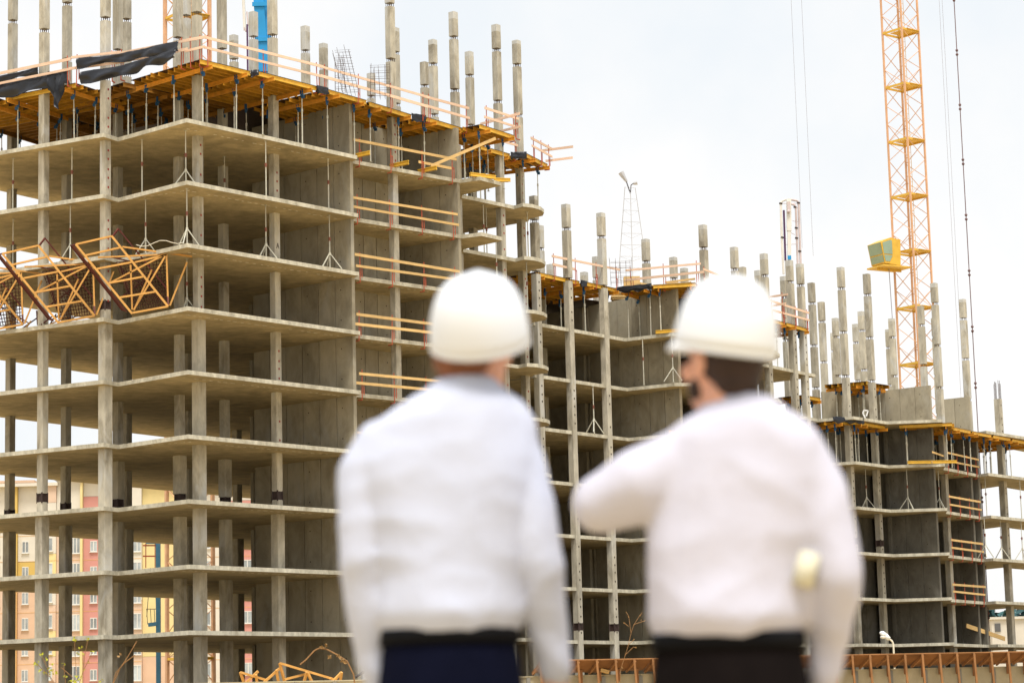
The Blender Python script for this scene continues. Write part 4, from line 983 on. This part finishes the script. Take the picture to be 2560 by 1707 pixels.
M['post_grey'] = new_mat('grey_concrete_post', (0.27, 0.26, 0.23), var=0.15)
ZW = 1.5; s = 0; i = 0
while s + 1.36 < WL:
    p = wa + wd * (s + 0.68)
    for c in range(3):
        z0 = GROUND + (ZW - GROUND) * c / 3; z1 = GROUND + (ZW - GROUND) * (c + 1) / 3
        MB().obox((p.x, p.y, (z0 + z1) / 2), (wd.x * .66, wd.y * .66, 0), (wn.x * .05, wn.y * .05, 0), (0, 0, (z1 - z0) / 2 - 0.004)).build('panel', M['site_wall'], t)
    q = wa + wd * s
    MB().obox((q.x + wn.x * .03, q.y + wn.y * .03, (ZW + GROUND) / 2 - .02), (wd.x * .07, wd.y * .07, 0), (wn.x * .08, wn.y * .08, 0), (0, 0, (ZW - GROUND) / 2)).build('post', M['post_grey'], t)
    MB().obox((p.x, p.y, ZW + .02), (wd.x * .676, wd.y * .676, 0), (wn.x * .09, wn.y * .09, 0), (0, 0, 0.022)).build('coping', M['site_wall'], t)
    s += 1.36; i += 1
ga = wa + wd * 12.4 + wn * 0.95
t = empty('timber_gallery', (ga.x, ga.y, GROUND), 0, 'brown plywood canopy on leaning timber struts along the top of the site wall', 'canopy')
GL = WL - 12.6; s = 0; i = 0; ZF = 2.03
while s < GL - .7:
    p = ga + wd * s; q = p + wd * 0.68; pi_, qi = p - wn * 1.02, q - wn * 1.02
    V = lambda v, z: Vector((v.x, v.y, z))
    zi = 1.66 + 0.03 * math.sin(i * 1.7)
    m = MB(); top = [V(p, ZF), V(q, ZF), V(qi, zi), V(pi_, zi)]; e = wd * 0.006
    top = [V(p + e, ZF), V(q - e, ZF), V(qi - e, zi), V(pi_ + e, zi)]
    m.add([v - Vector((0, 0, .02)) for v in top] + top, [(3, 2, 1, 0), (4, 5, 6, 7), (0, 1, 5, 4), (1, 2, 6, 5), (2, 3, 7, 6), (3, 0, 4, 7)]); m.build('plywood_sheet', M['ply_under'], t)
    MB().bar(V(p, ZF + .012), V(q, ZF + .012), 0.06, 0.035).build('edge_batten', M['plank_edge'] if 'plank_edge' in M else M['timber'], t)
    MB().bar(V(p + wn * .03, ZF - .01), V(p + wd * .22 - wn * .15, GROUND), 0.07, 0.12).build('strut', M['timber'], t)
    mid_ = p + wd * .36 - wn * .75
    MB().bar(V(mid_, 1.72), V(mid_, 1.28 + .06 * math.sin(i * 2.3)), 0.09).build('stub_post', M['ply_under'], t)
    MB().bar(V(p + wd * .05, ZF - .05), V(pi_ + wd * .05, zi - .05), 0.05, 0.1).build('rafter', M['timber'], t)
    if i in (3, 9, 12): MB().bar(V(mid_, 1.7), V(mid_ + wd * .3, 1.62), .25, .12).build('board_offcut', M['plank'], t)
    s += 0.68; i += 1
# street lamp
L_ = lambda px, py: at_y(2223 + (px - 795) / 6.0, 1596 + (py - 163) / 6.0, 118.0)
lp0 = L_(860, 300)
t = empty('street_lamp', (lp0.x, 118.0, GROUND), 0, 'street lamp with white lantern on a bent pole before the low building', 'street lamp')
MB().path([Vector((lp0.x, 118, GROUND)), L_(860, 300), L_(855, 240), L_(843, 205), L_(822, 182), L_(795, 163)], 0.045, 8).build('pole', M['beige'], t)
MB().tube(L_(800, 165), L_(735, 115), 0.09, 0.14, 8).build('housing', M['white'], t, True)
MB().tube(L_(735, 115), L_(680, 72), 0.14, 0.12, 8).ball(L_(684, 76), 0.12, 10, 7, (1, 1, .8)).build('lantern', M['white'], t, True)
MB().ball(L_(705, 118) + Vector((0, 0, -.06)), 0.14, 10, 7, (1.2, 1, .55)).build('glass_bowl', M['boomwhite'], t, True)
# scrap lattice behind the wall
T_ = lambda px, py, d=0: at_y(560 + px / 5.88, 1500 + py / 5.88, 92.0 + d)
t = empty('steel_lattice', (T_(900, 1200).x, 92.0, GROUND), 0, 'yellow steel lattice pieces sticking up behind the cream wall at the bottom left', 'steel lattice')
for a, b in [((240, 1055), (330, 1300)), ((240, 1055), (640, 1175)), ((310, 1220), (500, 1040)), ((470, 1090), (500, 1300)), ((590, 1200), (815, 1000)), ((770, 1020), (820, 1300)), ((820, 920), (920, 1300)), ((820, 920), (1560, 1140)),
             ((890, 1160), (1190, 1085)), ((1215, 1050), (1150, 1300)), ((1230, 1060), (1340, 1300)), ((1600, 1190), (1730, 1055)), ((1730, 1055), (1690, 1300)), ((1560, 1140), (1700, 1200))]:
    MB().bar(T_(*a), T_(*b, 0.3), 0.085).build('member', M['truss'], t)
m = MB(); m.path([T_(1930, 1130, -3), T_(2110, 1015, -3), T_(2140, 1110, -3)], 0.05); tag(m.build('bent_bar', M['darksteel']), 'black bent steel bar on top of the cream wall beside the left man', 'steel bar')
wall_w = MB(); wall_w.obox((-5.4, 122.3, (zk(1) - SL + GROUND) / 2), (2.4, 2.3, 0), (.06, -.06, 0), (0, 0, (zk(1) - SL - GROUND) / 2)); wall_w.build('white_infill', M['white'], tall)

# ------------------------------------------------------------------ twigs
M['leaf'] = new_mat('yellow_green_leaf', (0.42, 0.42, 0.02), rough=0.6, var=0.35, scale=9)
M['twig'] = new_mat('dry_twig', (0.28, 0.15, 0.06), rough=0.8, var=0.3, scale=8)
B_ = lambda px, py, d=0: at_y(px / 6.909, 1480 + py / 6.909, 46.0 + d)
rnd = random.Random(9)
root_p = Vector((B_(1150, 2000).x, 46, GROUND))
t = empty('shrub', tuple(root_p), 0, 'sparse shrub with young yellow green leaves at the bottom left', 'shrub')
tips = [(590, 1240), (640, 1220), (715, 1080), (810, 1150), (900, 1220), (1100, 1240), (1285, 830), (1290, 790), (1520, 810), (1390, 960), (1450, 1080), (1590, 1040), (1440, 1340), (840, 1320), (850, 1400), (940, 1380), (980, 1400),
        (1320, 1470), (1380, 1450), (1260, 1540), (1300, 1550), (1740, 1520), (1350, 1050), (1130, 1430), (780, 1410), (700, 1360), (1210, 1540), (905, 1350), (1350, 1500), (1520, 1190)]
stems = [[(1150, 2400), (1120, 1900), (880, 1500), (830, 1330), (720, 1090)], [(1150, 2400), (1200, 1800), (1330, 1500), (1300, 1150), (1285, 820)], [(1150, 2400), (1300, 1800), (1440, 1350), (1460, 1090), (1520, 810)],
         [(1150, 2400), (1150, 1700), (1120, 1450), (1100, 1250)], [(1120, 1900), (900, 1500), (640, 1230)], [(1300, 1800), (1600, 1600), (1740, 1520)], [(1440, 1350), (1590, 1040)], [(1290, 1500), (1160, 1380), (1050, 1290)]]
m = MB()
for st in stems: m.path([B_(x, y) if y < 2300 else root_p for x, y in st], 0.006, 5)
m.build('twig', M['twig'], t)
m = MB()
for (x, y) in tips:
    for q in range(4):
        c = B_(x + rnd.uniform(-28, 28), y + rnd.uniform(-28, 28), rnd.uniform(-.1, .1)); d1 = Vector((rnd.uniform(-1, 1), rnd.uniform(-1, 1), rnd.uniform(-1, 1))).normalized() * 0.026
        d2 = d1.cross(Vector((rnd.uniform(-1, 1), rnd.uniform(-1, 1), rnd.uniform(-1, 1)))).normalized() * 0.016
        m.add([c - d1, c + d2 * 0.9 - d1 * .2, c + d2 * .7 + d1 * .5, c + d1 * 1.2, c - d2 * .7 + d1 * .5, c - d2 * .9 - d1 * .2], [(0, 1, 2, 3, 4, 5)])
o = m.build('foliage', M['leaf'], t); o['kind'] = 'stuff'
M['dryleaf'] = new_mat('dry_curled_leaf', (0.36, 0.22, 0.09), rough=0.8, var=0.3, scale=9)
def dry(label, lines, Y, r, bits):
    P = [[at_y(x, y, Y) for x, y in L] for L in lines]; b = P[0][0]
    t = empty('dry_plant', (b.x, b.y, GROUND), 0, label, 'dry plant', 'dry plant stems at the bottom of the picture'); m = MB()
    m.path([Vector((b.x, b.y, GROUND)), b], r, 5)
    for L in P: m.path(L, r, 5)
    m.build('stem', M['twig'], t); m = MB()
    for (x, y) in bits:
        c = at_y(x, y, Y - .05)
        for q in range(3):
            d1 = Vector((random.uniform(-1, 1), random.uniform(-1, 1), random.uniform(-1, 1))).normalized() * r * 4; d2 = d1.cross(Vector((random.uniform(-1, 1), 1, random.uniform(-1, 1)))).normalized() * r * 2
            m.add([c - d1, c + d2, c + d1, c - d2], [(0, 1, 2, 3)])
    o = m.build('dry_leaf', M['dryleaf'], t); o['kind'] = 'stuff'
dry('two bare bent twigs at the bottom left in front of the dark columns', [[(282, 1720), (284, 1706), (300, 1670), (320, 1640), (342, 1602)], [(278, 1720), (290, 1680), (312, 1655), (338, 1636)]], 46, .009, [(301, 1634), (296, 1640)])
dry('arching reddish dry weed left of the man on the left', [[(888, 1720), (884, 1685), (868, 1652), (840, 1634), (815, 1621), (798, 1619), (786, 1625), (765, 1648), (750, 1660)]], 70, .022, [(805, 1617), (815, 1612), (845, 1638), (850, 1643), (856, 1650), (824, 1641), (862, 1655)])
dry('dry weed with curled leaves between the two men in front of the gallery', [[(1549, 1720), (1552, 1672), (1562, 1640), (1570, 1615), (1578, 1580), (1585, 1560), (1614, 1550)], [(1570, 1612), (1585, 1598)], [(1564, 1635), (1584, 1616), (1590, 1619)], [(1578, 1585), (1572, 1540), (1566, 1530)], [(1572, 1565), (1560, 1556)], [(1585, 1560), (1598, 1540), (1606, 1530)]], 70, .008, [(1590, 1617), (1612, 1551), (1585, 1597), (1556, 1668), (1566, 1530), (1600, 1538), (1603, 1549), (1571, 1541), (1560, 1556)])

# ------------------------------------------------------------------ the two men
M['skin'] = new_mat('skin', (0.70, 0.37, 0.26), rough=0.55, var=0.08, scale=12)
M['skin'].node_tree.nodes['Principled BSDF'].inputs['Subsurface Weight'].default_value = 0.08
M['skin'].node_tree.nodes['Principled BSDF'].inputs['Subsurface Radius'].default_value = (0.01, 0.004, 0.002)
M['hair'] = new_mat('dark_brown_hair', (0.035, 0.018, 0.013), rough=0.6, var=0.3, scale=40)
M['hair2'] = new_mat('short_reddish_hair', (0.20, 0.075, 0.035), rough=0.7, var=0.3, scale=40)
M['shirt'] = new_mat('white_cotton_shirt', (0.56, 0.59, 0.71), rough=0.85, var=0.03, scale=8, bump=0.3)
M['shirt2'] = new_mat('offwhite_cotton_shirt', (0.58, 0.57, 0.66), rough=0.85, var=0.03, scale=8, bump=0.3)
M['navy'] = new_mat('navy_trousers', (0.004, 0.005, 0.015), rough=0.95, spec=0.05, var=0.2, scale=10)
M['blacktr'] = new_mat('black_trousers', (0.008, 0.006, 0.006), rough=0.95, spec=0.05, var=0.2, scale=10)
M['shoe'] = new_mat('black_leather', (0.012, 0.011, 0.011), rough=0.35, var=0.2)
M['helmet'] = new_mat('white_hard_hat', (0.79, 0.82, 0.86), rough=0.5, var=0.02, coat=0.08)
M['belt'] = new_mat('dark_belt', (0.005, 0.005, 0.006), rough=0.8, spec=0.1, var=0.2)
M['paper'] = new_mat('pale_yellow_paper', (0.68, 0.645, 0.49), rough=0.8, var=0.05)
def loft(m, rings, n=20):
    """rings: (centre, half width vector, half depth vector)"""
    vs = []
    for c, a, b in rings:
        c, a, b = Vector(c), Vector(a), Vector(b)
        for i in range(n):
            t = 2 * math.pi * i / n; vs.append(c + a * math.cos(t) + b * math.sin(t))
    fs = [tuple(range(n))[::-1], tuple(range((len(rings) - 1) * n, len(rings) * n))]
    for j in range(len(rings) - 1):
        for i in range(n): fs.append((j * n + i, j * n + (i + 1) % n, (j + 1) * n + (i + 1) % n, (j + 1) * n + i))
    m.add(vs, fs); return m
def limb(m, pts):
    """pts: (point, radius) - a tapering limb with rounded joints"""
    for (p, r) in pts: m.ball(p, r, 14, 10)
    for (p, r), (q, s) in zip(pts[:-1], pts[1:]): m.tube(p, q, r, s, 14)
    return m
def fuse(m, name, mat, parent, voxel, smooth_it=6):
    """melt the pieces of one body or garment into one continuous skin"""
    o = m.build(name, mat, parent); md = o.modifiers.new('remesh', 'REMESH'); md.mode = 'VOXEL'; md.voxel_size = voxel; md.use_smooth_shade = True
    sm = o.modifiers.new('smooth', 'SMOOTH'); sm.factor = 0.5; sm.iterations = smooth_it
    dg = bpy.context.evaluated_depsgraph_get(); me = bpy.data.meshes.new_from_object(o.evaluated_get(dg)); o.modifiers.clear(); me.name = name; o.data = me
    if not me.materials: me.materials.append(mat)
    me.polygons.foreach_set('use_smooth', [True] * len(me.polygons)); return o
def hand(m, wrist, dirv, palm_n, side, curl=0.5, sc=1.0):
    """palm, four unequal bent fingers and a thumb leaving the side of the palm"""
    d = Vector(dirv).normalized(); nrm = Vector(palm_n); nrm = (nrm - d * nrm.dot(d)).normalized(); x = d.cross(nrm) * side
    loft(m, [(wrist + d * a * sc, x * (w * sc), nrm * (t * sc)) for a, w, t in ((-.01, .027, .02), (.03, .036, .017), (.07, .042, .016), (.095, .038, .013))], 14)
    for i, (off_, L) in enumerate(((-.031, .072), (-.011, .082), (.010, .077), (.030, .06))):
        p = wrist + (d * .09 + x * off_) * sc; ang = 0.15 + .1 * i; pts = [(p, .0098 * sc)]
        for sgm in (0.42, 0.33, 0.25):
            ang += curl * 0.6; p = p + (d * math.cos(ang) + nrm * math.sin(ang)) * (L * sgm * sc * 1.1); pts.append((p, (.0096 - .0016 * len(pts)) * sc))
        limb(m, pts)
    p = wrist + (d * .025 - x * .033) * sc
    limb(m, [(p, .013 * sc), (p + (d * .03 - x * .022 + nrm * .008) * sc, .012 * sc), (p + (d * .06 - x * .026 + nrm * .02) * sc, .0095 * sc)])
def hard_hat(parent, c, yaw, tilt, sx=.118, sy=.142, h=.135, peak=.2):
    """c: centre of the rim plane; yaw 0 looks along +Y; tilt leans it back"""
    rot = Matrix.Rotation(yaw, 4, 'Z') @ Matrix.Rotation(tilt, 4, 'X'); m = MB(); nu, nv = 40, 12; vs, fs = [], []
    for shell in (1.0, 0.955):
        for j in range(nv + 1):
            ph = (math.pi / 2) * j / nv
            for i in range(nu):
                t = 2 * math.pi * i / nu; rr = math.cos(ph) ** 0.62; ridge = 1 + .035 * math.exp(-(math.cos(t) * rr / .16) ** 2) * math.sin(ph) ** .5
                v = Vector((sx * rr * math.cos(t), sy * rr * math.sin(t), h * math.sin(ph) * ridge)) * shell; vs.append(c + (rot @ v))
    o = nu * (nv + 1)
    for j in range(nv):
        for i in range(nu):
            a, b = j * nu + i, j * nu + (i + 1) % nu; fs.append((a, b, b + nu, a + nu)); fs.append((a + o, a + nu + o, b + nu + o, b + o))
    for i in range(nu): fs.append((i, i + o, (i + 1) % nu + o, (i + 1) % nu))
    m.add(vs, fs); hat = m.build('hard_hat', M['helmet'], parent, True)
    m = MB(); vs, fs = [], []
    for i in range(nu):
        t = 2 * math.pi * i / nu; f = max(0, math.sin(t)) ** 1.5; out = 1.008 + peak * f
        for (k, z) in ((.97, .006), (out, -.004 - .012 * f), (out, -.012 - .012 * f), (.97, -.010)): vs.append(c + (rot @ Vector((sx * k * math.cos(t), sy * k * math.sin(t), z))))
    for i in range(nu):
        for q in range(4):
            a, b = i * 4 + q, i * 4 + (q + 1) % 4; e, f = ((i + 1) % nu) * 4 + q, ((i + 1) % nu) * 4 + (q + 1) % 4; fs.append((a, e, f, b))
    m.add(vs, fs); m.build('brim', M['helmet'], hat, True)
    return hat
def head(m, c, yaw, tilt, k=1.0):
    rot = Matrix.Rotation(yaw, 4, 'Z') @ Matrix.Rotation(tilt, 4, 'X'); P = lambda x, y, z: c + (rot @ Vector((x * k, y * k, z * k)))
    def ell(p, r):     # rotated ellipsoid
        s = len(m.v); m.ball((0, 0, 0), 1, 18, 12, r)
        for i in range(s, len(m.v)): v = rot @ (Vector(m.v[i]) * k); m.v[i] = tuple(p + v)
    ell(P(0, -.012, .03), (.077, .098, .092)); ell(P(0, .02, -.045), (.062, .072, .075)); ell(P(0, .062, -.095), (.03, .028, .024))
    ell(P(0, .102, -.02), (.013, .018, .024)); ell(P(0, .098, .005), (.009, .012, .03)); ell(P(0, .088, -.062), (.024, .012, .007)); ell(P(0, .088, -.074), (.022, .011, .007))
    for sg in (-1, 1): ell(P(sg * .079, -.005, -.01), (.011, .019, .032)); ell(P(sg * .03, .084, .02), (.013, .009, .007)); ell(P(sg * .032, .084, .034), (.019, .01, .006)); ell(P(sg * .045, .06, -.03), (.024, .028, .024))
    return P, rot, ell
def person(label, Y, sc, torso, la, ra, neck, headc, yaw, tilt, hips, mats, hands, hair):
    Qm = lambda px, py, dy=0.0: at_y(px, py, Y + dy)
    W = lambda v: v / F_PX * Y
    hip = Qm(*hips); b = MB()
    # body: one continuous skin
    P, rot, ell = head(b, Qm(*headc), yaw, tilt)
    nk = Qm(*neck); limb(b, [(nk + Vector((0, 0.0, -.06)), .062), (Qm(*headc) + Vector((0, -.01, -.09)), .054)])
    loft(b, [(Qm(cx, cy, dy), (W(hw) * .88, 0, 0), (0, dp * .86, 0)) for cx, cy, hw, dp, dy in torso])
    for arm in (la, ra): limb(b, [(Qm(x, y, dy), r * .62) for x, y, dy, r in arm])
    zg = GROUND; feet = []
    for sg in (-1, 1):
        h0 = hip + Vector((sg * .095, 0, -.03)); kn = Vector((hip.x + sg * .11, hip.y + .03, zg + .50)); an = Vector((hip.x + sg * .115, hip.y - .01, zg + .09)); feet.append((h0, kn, an))
        limb(b, [(h0, .066), (kn, .05), (an, .04)]); limb(b, [(an + Vector((0, -.03, -.05)), .036), (an + Vector((sg * .02, .15, -.06)), .03)])
    for (wr, dv, pn, sd, cu) in hands: hand(b, Qm(*wr), dv, pn, sd, cu)
    body = fuse(b, 'person', M['skin'], None, 0.0065, 3)
    tag(body, label, 'person')
    # garments
    m = MB(); loft(m, [(Qm(cx, cy, dy), (W(hw), 0, 0), (0, dp, 0)) for cx, cy, hw, dp, dy in torso])
    for arm in (la, ra): limb(m, [(Qm(x, y, dy), r) for x, y, dy, r in arm])
    sh_ = fuse(m, 'shirt', mats[0], body, 0.011, 7); zt = Qm(*neck).z; zb_ = Qm(torso[-1][0], torso[-1][1]).z
    co = [v.co.copy() for v in sh_.data.vertices]; no = [v.normal.copy() for v in sh_.data.vertices]
    for v, c_, n_ in zip(sh_.data.vertices, co, no):        # soft folds, fuller towards the belt
        f = (zt - c_.z) / (zt - zb_); p = Vector((c_.x * 4.5 + c_.z * 2.5, c_.y * 4, c_.z * 2.2 - c_.x * 2 + Y * 3)); a = 0.017 + 0.016 * max(0, min(1, f)) ** 2
        v.co = c_ + n_ * (a * max(-.35, 0.6 * mnoise.noise(p) + 0.42 * (0.25 - abs(mnoise.noise(Vector((c_.x * 5 + c_.z * 7, c_.y * 5, c_.z * 5 - c_.x * 6 + Y)))))))
    nk2 = nk + Vector((0, 0, .005)); m = MB()
    hc = Qm(*headc); ax = (hc - nk); ax.z = max(ax.z, .05); ax.normalize()
    vs, fs = [], []; n = 28
    for k, (r, z) in enumerate(((.104, -.062), (.084, -.018), (.077, .016), (.070, .014), (.070, -.05))):
        for i in range(n):
            t_ = 2 * math.pi * i / n; vs.append(nk2 + Vector((r * math.cos(t_), r * .92 * math.sin(t_), z - .006 * math.sin(t_))))
    for k in range(4):
        for i in range(n): fs.append((k * n + i, k * n + (i + 1) % n, (k + 1) * n + (i + 1) % n, (k + 1) * n + i))
    m.add(vs, fs); m.build('collar', mats[0], body, True)
    m = MB(); hw = torso[-1][2]; cx, cy, _, dp, dy = torso[-1]
    top = Qm(cx, cy - 22, dy)
    loft(m, [(top, (W(hw) * 1.0, 0, 0), (0, dp * 1.0, 0)), (top + Vector((0, 0, -.05)), (W(hw) * 1.03, 0, 0), (0, dp * 1.03, 0)), (top + Vector((0, 0, -.16)), (W(hw) * 1.13, 0, 0), (0, dp * 1.08, 0)), (top + Vector((0, 0, -.26)), (W(hw) * 1.12, 0, 0), (0, dp, 0))])
    for (h0, kn, an) in feet: limb(m, [(h0 + Vector((0, 0, -.1)), .10), (kn, .08), (an + Vector((0, 0, -.02)), .066)])
    fuse(m, 'trousers', mats[1], body, 0.012, 6)
    m = MB(); loft(m, [(top + Vector((0, 0, z)), (W(hw) * k, 0, 0), (0, dp * k, 0)) for z, k in ((-.045, 1.05), (-.045, 1.075), (-.008, 1.06), (-.008, 1.03))], 32); m.build('belt', M['belt'], body, True)
    for (h0, kn, an) in feet:
        m = MB(); limb(m, [(an + Vector((0, -.05, -.048)), .042), (an + Vector((0, .02, -.04)), .046), (an + Vector((.0, .16, -.055)), .036)]); fuse(m, 'shoe', M['shoe'], body, .012, 4)
    # hair on the back of the head, below the hat
    hm = MB(); rr = len(hm.v)
    for (p, r) in hair[1]:
        s = len(hm.v); hm.ball((0, 0, 0), 1, 18, 12, r)
        for i in range(s, len(hm.v)): hm.v[i] = tuple(P(*p) + (rot @ Vector(hm.v[i])))
    fuse(hm, 'hair', hair[0], body, 0.008, 4)
    return body, P, rot
# man on the left
b1, P1, r1 = person('man on the left in white shirt, navy trousers and white hard hat', 5.9, 1.0,
    [(1163, 945, 72, .062, .0), (1160, 975, 105, .08, 0), (1150, 1005, 162, .10, 0), (1132, 1055, 215, .115, 0), (1120, 1150, 236, .13, 0), (1120, 1210, 225, .134, 0), (1120, 1300, 205, .135, 0), (1122, 1440, 184, .13, 0), (1124, 1535, 184, .14, 0), (1124, 1585, 164, .118, 0)],
    [(955, 1108, 0, .066), (912, 1185, 0, .063), (903, 1390, -.02, .054), (930, 1610, .03, .047), (950, 1720, .05, .044)],
    [(1275, 1100, 0, .066), (1312, 1185, 0, .062), (1348, 1400, -.02, .054), (1380, 1600, .03, .046), (1388, 1668, .04, .044)],
    (1163, 984), (1178, 876, .02), R(-38), R(14), (1124, 1650), (M['shirt'], M['navy']),
    [((1390, 1695, .045), (.02, .1, -1), (-.6, .6, 0), -1, .5), ((952, 1745, .06), (.05, .1, -1), (1, .3, 0), 1, .35)],
    (M['hair2'], [((0, -.04, -.01), (.079, .072, .062)), ((0, -.055, -.05), (.06, .05, .035))]))
hat1 = hard_hat(b1, at_y(1200, 852, 5.9), R(-6), R(25), sx=.124, sy=.14, h=.165, peak=.05)
# man on the right
b2, P2, r2 = person('dark haired man on the right in white hard hat with raised left arm', 5.6, 1.0,
    [(1850, 1000, 76, .064, 0), (1850, 1030, 115, .085, 0), (1848, 1055, 160, .105, 0), (1848, 1100, 205, .12, 0), (1850, 1210, 222, .135, 0), (1838, 1350, 218, .14, 0), (1822, 1470, 208, .135, 0), (1820, 1545, 204, .146, 0), (1820, 1595, 180, .122, 0)],
    [(1705, 1160, 0, .086), (1610, 1208, .0, .087), (1510, 1260, .03, .075), (1590, 1240, .22, .052), (1690, 1235, .34, .043)],
    [(1985, 1135, 0, .072), (2036, 1225, -.01, .068), (2090, 1440, -.04, .058), (2068, 1600, .03, .050), (2055, 1690, .05, .047)],
    (1850, 1020), (1808, 902, 0), R(38), R(8), (1820, 1660), (M['shirt2'], M['blacktr']),
    [((2052, 1716, .055), (-.03, .1, -1), (-.7, .5, 0), -1, .45), ((1700, 1230, .36), (.7, .5, .2), (.5, -.5, 0), 1, .6)],
    (M['hair'], [((0, -.03, .0), (.081, .08, .07)), ((0, -.055, -.05), (.062, .047, .045)), ((-.056, .03, -.07), (.014, .024, .03))]))
hat2 = hard_hat(b2, at_y(1812, 873, 5.6), R(40), R(13), sx=.116, sy=.129, h=.168, peak=.14)
pp = MB(); pp.tube(at_y(2004, 1462, 5.515), at_y(2024, 1385, 5.525), .026, .026, 14); tag(pp.build('paper_roll', M['paper'], None, True), 'pale yellow paper roll tucked under the right arm of a man', 'paper roll')
